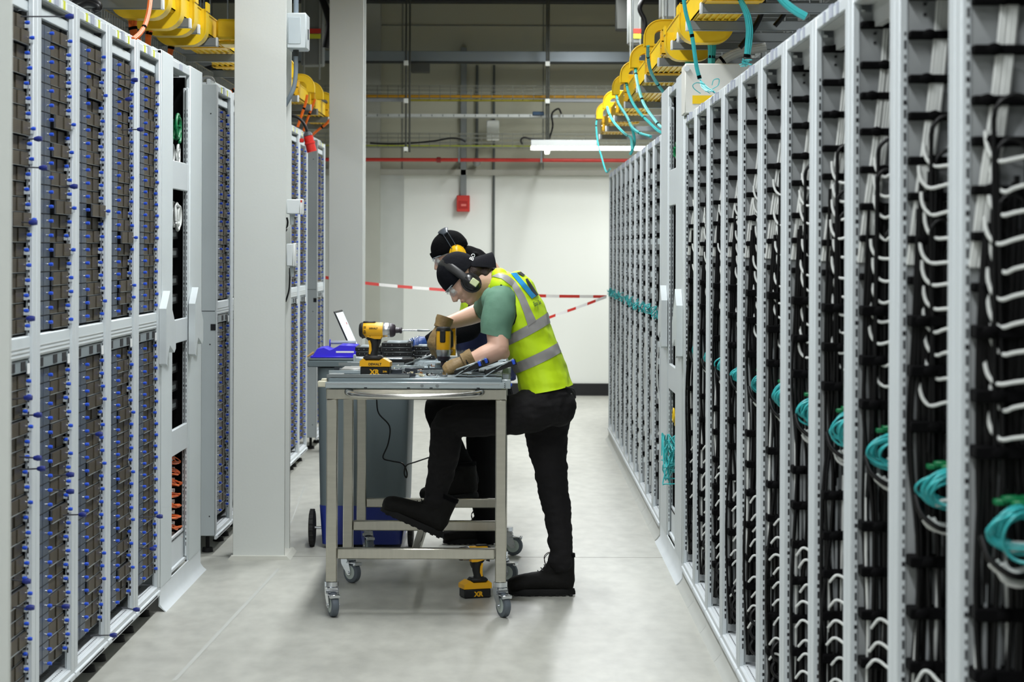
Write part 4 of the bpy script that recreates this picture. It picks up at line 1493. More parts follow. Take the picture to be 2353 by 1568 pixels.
# cable ladders over the rows
def ladder(x0, x1, Y0, Y1, z, label, step=.22, m=None):
    m = m or mat('ladder_zinc', (96, 100, 98), .5, metal=.4)
    o = thing('cable_ladder', label, 'cable ladder', ((x0 + x1) / 2, (Y0 + Y1) / 2, z), 'cable ladders above the racks')
    MB().cbox(x0, x0 + .02, Y0, Y1, z, z + .08, .003).build('side_rail', m, o)
    MB().cbox(x1 - .02, x1, Y0, Y1, z, z + .08, .003).build('side_rail', m, o)
    q = MB()
    y = Y0 + .05
    while y < Y1:
        q.box(x0, x1, y, y + .02, z + .01, z + .03)
        q.box(x0 + .1, x0 + .105, y - .1, y + .12, z + .03, z + .034)
        y += step
    q.build('rungs', m, o)
    for y in (Y0 + .6, (Y0 + Y1) / 2, Y1 - .6):
        MB().cyl((x0 - .02, y, z - .03), (x0 - .02, y, CEIL), .006, n=6).build('threaded_rod', GALV, o)
    return o


ladder(-2.5, -1.75, 9.2, 19, 2.70, 'dim cable ladder above the left racks')
ladder(-3.3, -2.7, 9.2, 19, 3.0, 'higher dim cable ladder beyond the left racks')
ladder(1.0, 1.6, 9.6, 19, 2.72, 'dim cable ladder above the right cabinets')
ladder(1.75, 2.4, 8.5, 19, 2.95, 'higher dim cable ladder beyond the right cabinets')
# wire basket over left racks with fine mesh
mw = MB()
for x in (-2.35, -2.2, -2.05, -1.9, -1.75, -1.68):
    mw.box(x, x + .005, 9.2, 14, 2.36, 2.365)
    if x in (-2.35, -1.68): mw.box(x, x + .005, 9.2, 14, 2.44, 2.445)
y = 9.2
while y < 14:
    mw.box(-2.35, -1.68, y, y + .005, 2.36, 2.364)
    for x in (-2.35, -1.68): mw.box(x, x + .005, y, y + .005, 2.36, 2.445)
    y += .06
tag(mw.build('wire_basket_tray', mat('basket_bright', (150, 154, 152), .4, metal=.5), origin=(-2, 11, 2.36)), 'fine wire basket tray low over the left racks beneath the outlets', 'cable tray')
for k, (l, y, r) in enumerate((([(400, 175), (430, 160), (470, 158), (500, 150)], 12.5, .012), ([(470, 170), (490, 158), (520, 165), (545, 150)], 12.8, .016),
                              ([(1700, 110), (1730, 70), (1750, 30), (1755, -5)], 9.4, .011), ([(1780, 60), (1800, 35), (1812, 0)], 8.9, .010),
                              ([(1480, -5), (1470, 20), (1482, 50), (1478, 80)], 18.5, .02), ([(740, -5), (752, 30), (757, 60), (748, 110)], 18.5, .03))):
    tag(MB().tube(spline(B_(l, y), 6), r, 8).build('power_cable', KCABLE, origin=P(l[0][0], l[0][1], y)), ['black cable draped behind the left frame', 'thick black cable draped left of the near column', 'black cable rising behind the right strut bars', 'black cable near the top right above the cabinets',
        'dark cable dangling beside the right hanging casing', 'fat dark cable dangling beside the farther column'][k], 'cable')

# ------------------------------------------------------------------ red and white barrier tape
TR, TW = mat('tape_red', (206, 54, 44), .5), mat('tape_white', (232, 230, 226), .5)


def tape(pts, label, w=.024, seg=.13, first=0):
    pts = spline(pts, 10)
    m = MB()
    L = 0
    v = []
    for i in range(len(pts) - 1):
        a, b = pts[i], pts[i + 1]
        n = max(1, int((b - a).length / .03))
        for j in range(n):
            p, q = a.lerp(b, j / n), a.lerp(b, (j + 1) / n)
            tw = .35 * math.sin(L * 2.1)
            up = Vector((0, math.sin(tw), math.cos(tw))) * w / 2
            m.use(TR if int(L / seg + first) % 2 == 0 else TW)
            m.add([p - up, q - up, q + up, p + up, p - up + Vector((0, .001, 0)), q - up + Vector((0, .001, 0)), q + up + Vector((0, .001, 0)), p + up + Vector((0, .001, 0))],
                  [(0, 1, 2, 3), (7, 6, 5, 4)])
            L += (q - p).length
    return tag(m.build('barrier_tape', origin=pts[0]), label, 'tape', 'red and white barrier tapes')


tape([P(748, 638, 17.2), P(850, 652, 17.25), P(960, 662, 17.3), P(1100, 672, 17.4), P(1240, 680, 17.5), P(1394, 682, 17.6)], 'red and white barrier tape stretched level across the aisle')
tape([P(1394, 682, 17.6), P(1330, 706, 17.3), P(1262, 730, 17.0), P(1180, 764, 16.6)], 'red and white barrier tape slanting down behind the front worker', w=.022, first=1)
# ================================================================== stainless trolley with six legs
TX0, TX1 = -.737, -.018
YF, YM, YR = 8.96, 9.86, 10.78
LG = .046
tr = thing('steel_trolley', 'long stainless steel trolley on castors carrying the grey server chassis', 'trolley', ((TX0 + TX1) / 2, (YF + YR) / 2, 0))
for x in (TX0, TX1 - LG):
    for y in (YF, YM, YR - LG):
        MB().cbox(x + .001, x + LG - .001, y + .001, y + LG - .001, .135, .864, .004).build('leg', STEEL, tr)
# top frame
MB().cbox(TX0, TX1, YF, YF + .046, .863, .906, .003).build('top_rail', STEELH, tr)
MB().cbox(TX0, TX1, YR - .04, YR, .863, .906, .004).build('top_rail', STEELH, tr)
for x in (TX0, TX1 - .04):
    MB().cbox(x, x + .04, YF + .04, YR - .04, .863, .906, .004).build('side_rail', STEELH, tr)
MB().box(TX0 + .04, TX1 - .04, YF + .04, YR - .04, .892, .902).build('top_sheet', STEELH, tr)
# low cross rails (deep flat tubes)
for y in (YF, YM, YR - .04):
    MB().cbox(TX0 + LG, TX1 - LG, y, y + .04, .228, .271, .004).build('low_rail', STEELH, tr)
for y0, y1 in ((YF + .04, YM), (YM + .04, YR - .04)):
    MB().cbox(-.398, -.366, y0, y1, .232, .266, .004).build('centre_rail', STEELH, tr)
# push handle across the front
hz = .888
hp = [(TX0 + .1, YF + .002, hz + .008), (TX0 + .085, YF - .02, hz + .006), (TX0 + .11, YF - .055, hz), (TX0 + .2, YF - .085, hz - .006), ((TX0 + TX1) / 2 - .03, YF - .1, hz - .007), (TX1 - .23, YF - .085, hz - .005), (TX1 - .13, YF - .05, hz), (TX1 - .1, YF - .02, hz + .006), (TX1 - .12, YF + .002, hz + .008)]
MB().tube(spline(hp, 6), .0115, 14).build('push_handle', mat('handle_steel', (205, 203, 196), .22, metal=1.0), tr)
TYRE = mat('grey_tyre', (92, 100, 108), .55)
WCEN = mat('wheel_centre', (186, 196, 190), .4)


def castor(x, y, r=.047, turn=0, brake=True):
    """swivel castor under a leg, as part of the trolley: fork, wheel and brake are its own pieces"""
    M = Matrix.Translation((x, y, 0)) @ Matrix.Rotation(turn, 4, 'Z')
    off = .028
    f = MB().use(CHROME)
    f.tube([M @ Vector((0, 0, .136)), M @ Vector((0, 0, .118)), M @ Vector((0, 0, .112))], [.028, .028, .022], 16)
    for s in (-1, 1):
        f.prism([(-.024, .115), (.022, .115), (off + .012, .052), (off + .008, .036), (off - .008, .036), (-.02, .082)], 'x', s * .021 - .0015, s * .021 + .0015, M)
    f.box(-.022, .022, -.022, .022, .106, .114, M)
    o = f.build('castor', None, tr)
    w = MB().use(TYRE)
    pr = [(.0145, .6), (.0145, .86), (.011, .97), (.004, 1.0)]
    pr = pr + [(-a, b) for a, b in pr[::-1]]
    w.tube([M @ Vector((a, off, r)) for a, b in pr], [b * r for a, b in pr], 24, caps=False)
    w.build('tyre', TYRE, o)
    w = MB().tube([M @ Vector((a, off, r)) for a in (-.0155, .0155)], .64 * r, 20)
    w.build('wheel_centre', WCEN, o)
    MB().tube([M @ Vector((a, off, r)) for a in (-.027, .027)], .006, 8).build('axle_bolt', CHROME, o)
    if brake:
        b = MB()
        b.cbox(-.018, .024, .012, .068, .086, .092, .002, M)
        b.cbox(-.018, .024, .060, .072, .078, .092, .002, M)
        b.cyl(M @ Vector((-.02, .02, .100)), M @ Vector((.03, .02, .100)), .008, n=8)
        b.build('brake_lever', CHROME, o)
    return o


castor(TX0 + .023, YF + .023, turn=R(198))
castor(TX1 - .023, YF + .023, turn=R(205))
castor(TX0 + .023, YM + .023, turn=R(225))
castor(TX1 - .023, YM + .023, turn=R(250))
castor(TX0 + .05, YR - .023, turn=R(200))
castor(TX1 - .0, YR - .023, turn=R(265))

# ------------------------------------------------------------------ server chassis lying across the trolley
CH = mat('chassis_grey', (128, 141, 146), .38, metal=.45, var=.05)
CHL = mat('chassis_light', (176, 186, 189), .35, metal=.5)
BEIGE = mat('beige_plastic', (206, 202, 180), .5)
ZT = .948
cy = [(8.95, 9.38), (9.40, 9.84), (9.86, 10.28), (10.30, 10.76)]
cl = ['front one, long slide rail on its side', 'second from the front, carriers resting on its right', 'third from the front, behind the worker\'s gloves', 'rearmost one, black drives stacked on it']
for i, (a, b) in enumerate(cy):
    xa = TX0 - .008 + i * .012
    xb = TX1 + .0
    t = thing('server_chassis', 'flat grey server chassis on trolley, ' + cl[i], 'server chassis', ((xa + xb) / 2, (a + b) / 2, .907), 'server chassis on the trolley')
    m = MB().cbox(xa + .02, xb - .02, a, b, .907, ZT, .003)
    m.build('casing', CH, t)
    m = MB().use(CH)
    for k in range(5):
        x = xa + .12 + k * .12
        m.cbox(x, x + .085, a + .03, b - .03, ZT, ZT + .0015, .0005)
    m.build('lid_ribs', None, t)
    q = MB().use(CHL).cbox(xa + .006, xb - .006, a - .006, a, .909, .934, .002)
    q.use(CHROME).box(xa + .006, xb - .03, a - .0068, a - .0058, .924, .928)
    q.use(HOLE)
    for x in (xa + .16, xa + .33, xa + .42, xb - .12):
        q.box(x, x + .012, a - .007, a - .0058, .909, .913)
    for x in (xb - .011, ):
        for z in (.913, .920, .928): q.box(x, x + .003, a - .007, a - .0058, z, z + .003)
    q.use(GALV)
    for x in (xa + .39, xa + .45): q.tube([(x, a - .010, .920), (x, a - .005, .920)], .007, 10)
    q.build('slide_rail', None, t)
    MB().cbox(xa - .026, xa + .012, a + .01, a + .05, .912, .936, .003).cbox(xa - .012, xa + .012, a + .02, a + .04, .922, .946, .003).build('end_tab', BEIGE, t)
    MB().cbox(xa + .01, xa + .07, a + .06, a + .16, ZT, ZT + .012, .002).build('latch_plate', GALV, t)
    MB().cbox(xb - .02, xb + .015, a + .01, a + .03, .908, .944, .002).build('ear_bracket', CHL, t)
    MB().cbox(xb - .02, xb + .008, b - .05, b - .02, .908, .946, .002).build('ear_bracket', CHL, t)
    if i < 2:
        MB().cbox(xb + .005, xb + .02, a + .05, a + .075, .914, .926, .002).build('blue_tab', BLUE, t)

# ---- loose metal strips on the left half
g = random.Random(9)
strips = [(752, 862, 8.99, 190, .03), (757, 852, 9.2, 110, .025), (770, 843, 9.5, 120, .02), (778, 836, 9.8, 150, .02), (800, 829, 10.0, 90, .02), (895, 862, 9.0, 60, .03), (900, 848, 9.3, 110, .03), (880, 838, 9.6, 95, .03), (960, 842, 9.5, 140, .05), (985, 850, 9.25, 70, .02)]
g2_ = MB()
nm = ['lying at the front left corner', 'behind the front left one', 'near the beige tabs', 'beside the driver', 'by the black drive stack', 'just right of the driver battery', 'between the driver and the screws', 'under the driver bit', 'in the clear middle of the chassis', 'near the worker\'s gloved hand']
for k, (x, y, Y, w, d) in enumerate(strips):
    p = P(x, y, Y)
    L = w * Y / FPX
    M = Matrix.Translation((p.x, Y, ZT + .0075 + .004 * (k % 2))) @ Matrix.Rotation(g.uniform(-.12, .12), 4, 'Z')
    m = MB().use([GALV, CHL, mat('dark_strip', (60, 66, 72), .4, metal=.4)][k % 3])
    m.cbox(0, L, -d, d, -.006, -.004, .0005, M).cbox(0, L, -d, -d + .003, -.006, .008, .0005, M)
    if k % 2: m.cbox(L * .5, L, -d * .5, d * .5, -.004, .004, .001, M)
    tag(m.build('metal_strip', origin=(p.x, Y, ZT)), 'loose folded metal strip ' + nm[k], 'metal strip', 'loose metal strips on the chassis')
# ---- small brackets and screws
cols = [mat('copper_bit', (168, 112, 70), .4, metal=.6), CHROME, GALV, mat('cream_clip', (222, 214, 180), .5), mat('black_clip', (24, 24, 26), .5)]
for k in range(64):
    x = g.uniform(905, 1010) if k < 26 else g.uniform(840, 1030)
    Y = g.uniform(9.05, 9.9)
    p = P(x, 850, Y)
    M = Matrix.Translation((p.x, Y, ZT + .0045)) @ Matrix.Rotation(g.uniform(0, 3), 4, 'Z') @ Matrix.Rotation(g.uniform(-.5, .5), 4, 'X')
    m = MB().use(cols[k % 5])
    L = g.uniform(.008, .022)
    m.cbox(-L, L, -.006, .006, -.0015, .0015, .0006, M).cbox(-L, -L + .003, -.006, .006, -.0015, .009, .0006, M)
    g2_.use(cols[k % 5]).add(m.v, m.f)
tag(g2_.build('metal_debris', origin=(-.4, 9.4, ZT)), 'scattered small metal brackets, clips and screws right of the yellow driver', 'debris', kind='stuff')

# ---- stacked black drive trays at the back
DT = mat('drive_black', (12, 12, 13), .35)


def drive_stack(xp, wp, Y, n, z0, lbl, h=.021, dd=.2):
    p = P(xp, 830, Y)
    w = wp * Y / FPX
    for k in range(n):
        z = z0 + k * h
        t = thing('drive_tray', 'black drive tray, %s, in the stack %s' % (['bottom one', 'second up', 'third up', 'fourth up'][k], lbl), 'drive tray', (p.x + w / 2, Y + dd / 2, z), 'stacked black drive trays')
        dx = g.uniform(-.004, .004)
        MB().cbox(p.x + dx, p.x + w + dx, Y, Y + dd, z + .001, z + h - .001, .002).build('tray', DT, t)
        q = MB()
        for s in (.15, .35, .6, .85):
            q.tube([(p.x + w * s + dx, Y - .0012, z + h * .5), (p.x + w * s + dx, Y + .001, z + h * .5)], .0016, 6)
        q.build('screws', CHROME, t)
        MB().cbox(p.x + dx + .005, p.x + w - .005 + dx, Y + .0, Y + .01, z + h - .0025, z + h - .0005, .0005).build('metal_edge', GALV, t)
        if k == n - 1:
            MB().cbox(p.x + .02, p.x + w - .02, Y + .01, Y + dd - .02, z + h - .001, z + h + .004, .001).build('cover_plate', CHL, t)


drive_stack(878, 68, 10.32, 4, ZT + .0, 'below the blue glove')
drive_stack(817, 58, 10.34, 3, ZT + .0, 'left of the taller stack')
drive_stack(950, 50, 10.45, 3, ZT + .0, 'right under the blue glove', dd=.15)
# drives lying in front: a dark one under the bit
p = P(860, 836, 9.9)
t = thing('drive_tray', 'black drive tray with chrome rod lying before the taller stack', 'drive tray', (p.x + .08, 10.0, ZT), 'stacked black drive trays')
MB().cbox(p.x, p.x + .17, 9.95, 10.1, ZT + .001, ZT + .028, .003).build('tray', DT, t)
MB().cyl((p.x + .01, 9.945, ZT + .03), (p.x + .12, 9.945, ZT + .03), .004, n=8).build('rod', CHROME, t)
p = P(812, 812, 10.0)
tag(MB().cbox(p.x, p.x + .06, 10.0, 10.12, ZT, ZT + .03, .002).cbox(p.x, p.x + .012, 9.99, 10.0, ZT, ZT + .045, .002).build('metal_cage', CHL, origin=(p.x + .03, 10.05, ZT)), 'small grey metal cage standing beside the driver handle', 'metal cage')
p = P(785, 850, 9.3)
tag(MB().cbox(p.x, p.x + .10, 9.25, 9.45, ZT + .001, ZT + .022, .003).build('power_module', mat('module_grey', (150, 150, 146), .4, metal=.4), origin=(p.x + .05, 9.35, ZT)), 'flat grey module with copper edge left of the driver battery', 'module')
for k, (x, Y) in enumerate(((895, 9.15), (930, 9.25))):
    p = P(x, 848, Y)
    t = thing('heat_sink', 'small dark %s finned block right of the driver battery' % ['nearer', 'farther'][k], 'heat sink', (p.x + .02, Y, ZT))
    MB().cbox(p.x, p.x + .05, Y, Y + .05, ZT + .001, ZT + .025, .002).build('block', mat('sink_dark', (52, 58, 66), .4, metal=.4), t)
    q = MB()
    for j in range(4): q.box(p.x - .004, p.x, Y, Y + .045, ZT + .004 + j * .006, ZT + .0065 + j * .006)
    q.build('fins', CHL, t)


# ---- drive carriers with blue latches leaning at the right
def carrier(x0, y0, x1, y1, Y, lbl, th=.026, w=.10):
    a, b = P(x0, y0, Y), P(x1, y1, Y)
    L = (b - a).length
    ang = math.atan2(b.z - a.z, b.x - a.x)
    M = Matrix.Translation(a) @ Matrix.Rotation(-ang, 4, 'Y')
    t = thing('drive_carrier', lbl, 'drive carrier', a, 'drive carriers leaning on the chassis')
    MB().cbox(0.02, L, 0, w, .0, th - .005, .002, M).build('drive', DT, t)
    m = MB().use(CHL)
    m.prism([(0, -.001), (L * .96, th + .004), (L * .96, th - .003), (L * .6, th * .62), (0.02, -.002)], 'y', -.004, .0, M)
    m.cbox(.03, L * .9, -.003, w * .3, th - .006, th - .001, .001, M)
    for q in (.2, .4, .6, .8): m.use(HOLE).box(L * q, L * q + .008, -.0045, -.0035, th * q * .8 + .002, th * q * .8 + .005, M)
    m.build('carrier_rail', None, t)
    MB().cbox(L - .016, L - .004, -.008, .004, .004, th - .002, .002, M).build('blue_latch', BLUE, t)
    return t


carrier(1036, 868, 1110, 842, 9.03, 'front left drive carrier with blue latch, leaning beside the brown glove')
carrier(1105, 868, 1188, 838, 9.06, 'front right drive carrier with blue latch, nearest the yellow vest')
carrier(1052, 862, 1125, 835, 9.2, 'middle drive carrier behind the front left one')
carrier(1075, 856, 1145, 832, 9.33, 'third drive carrier, mostly hidden by the worker\'s forearm')
carrier(1090, 852, 1150, 826, 9.45, 'farthest drive carrier under the worker\'s forearm')
for k, (x0, y0, x1, y1, Y) in enumerate(((948, 834, 1004, 810, 10.0), (960, 826, 1006, 806, 10.15), (930, 838, 990, 818, 9.9))):
    a, b = P(x0, y0, Y), P(x1, y1, Y)
    d = (b - a)
    m = MB().use([CHROME, DT, GALV][k])
    M = frame(a, d, (0, 0, 1))
    m.cbox(0, d.length, -.012, .012, -.003, .003, .001, M).cbox(d.length * .4, d.length * .6, -.014, .014, .0, .008, .001, M)
    tag(m.build('metal_strip', origin=a), ['bright strip', 'black strip', 'grey strip'][k] + ' propped on the pile beside the held driver', 'metal strip', 'loose metal strips on the chassis')
# piece being unscrewed under the held driver
p = P(1020, 838, 9.62)
t = thing('drive_latch', 'small blue and chrome latch piece under the held driver', 'latch', (p.x, 9.62, ZT))
MB().cbox(p.x - .008, p.x + .008, 9.615, 9.63, ZT + .001, ZT + .045, .002).build('post', BLACK, t)
MB().cbox(p.x - .022, p.x + .03, 9.61, 9.635, ZT + .045, ZT + .053, .002).build('arm', CHROME, t)
MB().cbox(p.x - .02, p.x - .005, 9.605, 9.64, ZT + .052, ZT + .064, .002).build('blue_tab', BLUE, t)
MB().cbox(p.x - .04, p.x + .09, 9.64, 9.82, ZT + .001, ZT + .022, .003).build('tray', CH, t)


# ================================================================== impact drivers
def driver(M, label, cat='impact driver', bit=True, held=False, txt=True):
    """local frame: x = nose direction, z = up from battery to motor, y = to the far side; origin under the battery centre"""
    o = thing('impact_driver', label, cat, M.translation, 'yellow and black impact drivers')
    KB = mat('tool_black_rubber', (16, 16, 17), .6, bump=.05)
    # battery
    m = MB().use(BLACK).cbox(-.056, .062, -.036, .036, .0, .042, .006, M)
    m.build('battery', None, o)
    m = MB().use(TYEL)
    m.prism([(-.058, .040), (.064, .040), (.064, .058), (.036, .074), (.02, .064), (-.035, .064), (-.045, .072), (-.058, .062)], 'y', -.038, .038, M)
    m.build('battery_cover', None, o, fix=True)
    if txt:
        T = M @ Matrix(((1, 0, 0, 0), (0, 0, -1, -.0365), (0, 1, 0, 0), (0, 0, 0, 1)))
        q = MB().use(TYEL)
        text_mesh(q, 'XR', M @ Matrix(((-1, 0, 0, 0), (0, 0, 1, .0365), (0, 1, 0, .017), (0, 0, 0, 1))), .028, .0006, .0012)
        text_mesh(q, 'XR', T @ Matrix.Translation((.002, .017, 0)), .028, .0006, .0012)
        q.use(TYEL)
        text_mesh(q, '5Ah', T @ Matrix.Translation((.044, .02, 0)), .010, .0006, .0003)
        q.build('battery_lettering', None, o)
        q = MB().use(BLACK)
        text_mesh(q, 'DEWALT', T @ Matrix.Translation((.004, .049, .0015)), .013, .0006, .0005)
        q.build('cover_lettering', None, o)
    # foot and handle
    m = MB().use(KB)
    m.cbox(-.046, .03, -.030, .030, .062, .084, .008, M)
    hp = [(-.012, .078), (-.010, .095), (-.004, .115), (-.004, .135), (-.008, .152), (-.016, .165)]
    m.tube([M @ Vector((a, 0, b)) for a, b in hp], [.024, .020, .0195, .021, .023, .026], 14, sq=.85, up=(M.to_3x3() @ Vector((1, 0, 0))))
    m.build('handle', None, o)
    m = MB().use(TYEL)
    m.prism([(-.024, .09), (-.018, .088), (-.012, .105), (-.014, .13), (-.02, .145), (-.026, .143), (-.022, .12)], 'y', -.0205, .0205, M)
    m.build('handle_inlay', None, o, fix=True)
    m = MB().use(KB)
    m.prism([(.014, .152), (.024, .150), (.022, .135), (.016, .122), (.010, .126)], 'y', -.009, .009, M)
    m.build('trigger', None, o, fix=True)
    # motor body
    ax = .185
    up_ = M.to_3x3() @ Vector((0, 0, 1))
    body = [(-.060, .020), (-.058, .026), (-.052, .030), (-.03, .0315), (.0, .0315), (.030, .031), (.036, .029)]
    m = MB().use(TYEL)
    m.tube([M @ Vector((a, 0, ax)) for a, r in body], [r for a, r in body], 22, up=up_)
    m.prism([(-.036, .172), (.030, .172), (.024, .150), (.0, .150), (-.03, .158)], 'y', -.021, .021, M)
    m.build('motor_housing', None, o, fix=True)
    m = MB().use(KB)
    m.tube([M @ Vector((a, 0, ax)) for a in (-.064, -.060, -.050, -.047)], [.024, .029, .0325, .0322], 22, up=up_)
    m.cbox(-.05, .002, -.012, .012, ax + .026, ax + .036, .004, M)
    for s in (-1, 1): m.prism([(-.05, ax + .016), (-.048, ax - .012), (-.034, ax - .030), (-.05, ax - .034)], 'y', s * .031 - .003, s * .031 + .003, M)
    m.build('rear_grip_cap', None, o)
    m = MB().use(HOLE)
    for k in range(6): m.box(-.044, -.034, -.0318 + .0005 * k, -.030, ax - .012 + k * .005, ax - .0095 + k * .005, M)
    m.build('vents', None, o)
    if txt:
        T = M @ Matrix(((1, 0, 0, 0), (0, 0, -1, -.0322), (0, 1, 0, ax), (0, 0, 0, 1)))
        q = MB().use(BLACK)
        text_mesh(q, 'DEWALT', T @ Matrix.Translation((-.004, .008, 0)), .0085, .0006, .0003)
        q.build('housing_lettering', None, o)
    m = MB().use(mat('gearcase_silver', (186, 188, 190), .28, metal=.9))
    gc = [(.030, .0295), (.040, .031), (.052, .0295), (.062, .027), (.066, .024)]
    m.tube([M @ Vector((a, 0, ax)) for a, r in gc], [r for a, r in gc], 22, up=up_)
    m.build('gear_case', None, o)
    m = MB().use(mat('nose_plum', (44, 36, 44), .4))
    gc = [(.062, .0285), (.072, .0275), (.080, .022), (.083, .012), (.098, .0105), (.100, .013), (.106, .013), (.108, .010)]
    m.tube([M @ Vector((a, 0, ax)) for a, r in gc], [r for a, r in gc], 20, up=up_)
    m.build('nose_ring', None, o)
    if bit:
        m = MB().use(CHROME)
        m.tube([M @ Vector((a, 0, ax)) for a in (.108, .170)], .0034, 8)
        m.use(GALV).tube([M @ Vector((a, 0, ax)) for a in (.170, .176, .212, .222)], [.0034, .0046, .0042, .002], 8)
        m.build('screwdriver_bit', None, o)
    return o


p = P(862, 866, 9.08)
driver(Matrix.Translation((p.x, 9.08, ZT + .002)) @ Matrix.Rotation(R(-4), 4, 'Z'), 'yellow and black impact driver standing upright on its battery on the trolley')
p = P(1093, 1374, 9.45)
driver(Matrix.Translation((p.x, 9.47, .0)) @ Matrix.Rotation(R(200), 4, 'Z') @ Matrix.Scale(1.0, 4), 'yellow and black impact driver standing on the floor under the trolley', bit=False)

# ================================================================== wheeled bin behind the trolley
BG = mat('bin_grey', (96, 108, 112), .5, var=.05)
BB = mat('bin_blue', (26, 46, 132), .45)
wb = thing('wheeled_bin', 'tall grey wheeled bin with blue base behind the trolley', 'bin', (-.72, 11.3, 0))
Yb0, Yb1 = 10.98, 11.62
xa0, xa1 = P(728, 900, Yb0).x, P(941, 900, Yb0).x
xb0, xb1 = P(734, 1160, Yb0).x, P(932, 1160, Yb0).x
zt_, zm_, zl_ = .88, P(734, 1165, Yb0).z, P(734, 1256, Yb0).z
zl_ = max(zl_, .02)
def frustum(x0, x1, X0, X1, y0, y1, Y0, Y1, z0, z1):
    vs = [(x0, y0, z0), (x1, y0, z0), (x1, y1, z0), (x0, y1, z0), (X0, Y0, z1), (X1, Y0, z1), (X1, Y1, z1), (X0, Y1, z1)]
    return vs, [(3, 2, 1, 0), (4, 5, 6, 7), (0, 1, 5, 4), (1, 2, 6, 5), (2, 3, 7, 6), (3, 0, 4, 7)]
def rounded_frustum(mb, x0, x1, X0, X1, y0, y1, z0, z1, r=.04, k=5):
    def ring(a, b, z):
        out = []
        for cx, cy_, s in ((b - r, y0 + r, -90), (b - r, y1 - r, 0), (a + r, y1 - r, 90), (a + r, y0 + r, 180)):
            for i in range(k + 1):
                th = R(s + 90 * i / k)
                out.append((cx + math.cos(th) * r, cy_ + math.sin(th) * r, z))
        return out
    A, B = ring(x0, x1, z0), ring(X0, X1, z1)
    n = len(A)
    mb.add(A + B, [(i, (i + 1) % n, n + (i + 1) % n, n + i) for i in range(n)] + [list(range(n))[::-1], list(range(n, 2 * n))])
m = MB(); rounded_frustum(m, xb0, xb1, xa0, xa1, Yb0, Yb1, zm_, zt_); m.build('bin_body', BG, wb)
m = MB(); rounded_frustum(m, xb0 + .012, xb1 - .02, xb0 - .002, xb1 + .0, Yb0 - .004, Yb1, zl_, zm_ + .005); m.build('blue_base', BB, wb)
xr0, xr1 = P(706, 830, Yb0 - .02).x, P(955, 830, Yb0 - .02).x
z_r1 = P(706, 824, Yb0 - .02).z
m = MB().use(BG).cbox(xr0, xr1, Yb0 - .02, Yb1 + .02, .885, z_r1 - .012, .004).cbox(xr0 + .004, xr1 - .004, Yb0 - .012, Yb1 + .01, z_r1 - .012, z_r1, .004)
m.build('rim_lid', mat('lid_grey', (128, 138, 142), .45), wb)
for xw in (P(712, 1225, 10.93).x, P(941, 1225, 10.93).x):
    w = MB()
    pr = [(-.013, .6), (-.013, .88), (-.009, 1), (.009, 1), (.013, .88), (.013, .6)]
    w.tube([(xw + a, 11.06, .092) for a, b in pr], [b * .092 for a, b in pr], 26)
    for k in range(20):
        th = R(18 * k)
        w.cbox(xw - .011, xw + .011, 11.06 + math.cos(th) * .0915 - .004, 11.06 + math.cos(th) * .0915 + .004, .092 + math.sin(th) * .089 - .003, .092 + math.sin(th) * .089 + .003, .001)
    w.build('wheel', RUBBER, wb)
MB().cyl((P(712, 1225, 10.93).x, 11.06, .092), (P(941, 1225, 10.93).x, 11.06, .092), .007, n=10).build('axle', CHROME, wb)
MB().cbox(xb0 + .05, xb0 + .3, Yb0 - .006, Yb0 - .003, .75, .752, .001).build('seam', HOLE, wb)

# ---- indigo plastic tray and clear tube on the bin lid
IND = mat('indigo_plastic', (58, 44, 222), .35)
zL = z_r1
pa, pb = P(716, 823, 11.0), P(818, 823, 11.0)
t = thing('plastic_tray', 'bright indigo plastic tray lying on the grey bin lid', 'tray', ((pa.x + pb.x) / 2, 11.15, zL))
m = MB()
h1 = P(716, 794, 11.0).z - zL
W_ = pb.x - pa.x
m.prism([(pa.x, zL + .001), (pb.x, zL + .001), (pb.x, zL + h1 * .95), (pa.x + W_ * .62, zL + h1), (pa.x + W_ * .47, zL + h1 * .68), (pa.x + W_ * .40, zL + h1 * .6), (pa.x + W_ * .28, zL + h1 * .80), (pa.x + W_ * .13, zL + h1 * .74), (pa.x + .01, zL + h1 * .3)], 'y', 11.0, 11.25)
m.build('moulded_body', IND, t, fix=True, smooth=50)
MB().cbox(pa.x - .006, pb.x + .006, 10.99, 11.26, zL + .0005, zL + .010, .003).build('base_flange', IND, t)
MB().box(pa.x + W_ * .55, pb.x - .01, 10.9985, 10.9995, zL + h1 * .42, zL + h1 * .56).build('white_label', LABELW, t)
ct = thing('clear_tube', 'short clear plastic tube lying behind the indigo tray', 'tube', P(785, 795, 11.3))
p = P(758, 797, 11.27)
MB().cyl((p.x, 11.28, zL + .065), (p.x + .13, 11.28, zL + .065), .009, n=12).build('barrel', mat('clear_plastic', (206, 214, 220), .15, trans=.4), ct)
MB().torus((p.x, 11.28, zL + .062), .016, .003, 'x', 16, 6).build('end_ring', IND, ct)
p = P(712, 818, 11.0)
tag(MB().tube([(p.x - .012, 10.99, zL + .006), (p.x + .02, 10.99, zL + .028)], [.0045, .0055], 8).build('wooden_handle', mat('tan_wood', (186, 150, 96), .6), origin=(p.x, 10.99, zL)), 'small tan handle sticking out left of the indigo tray', 'handle tool')

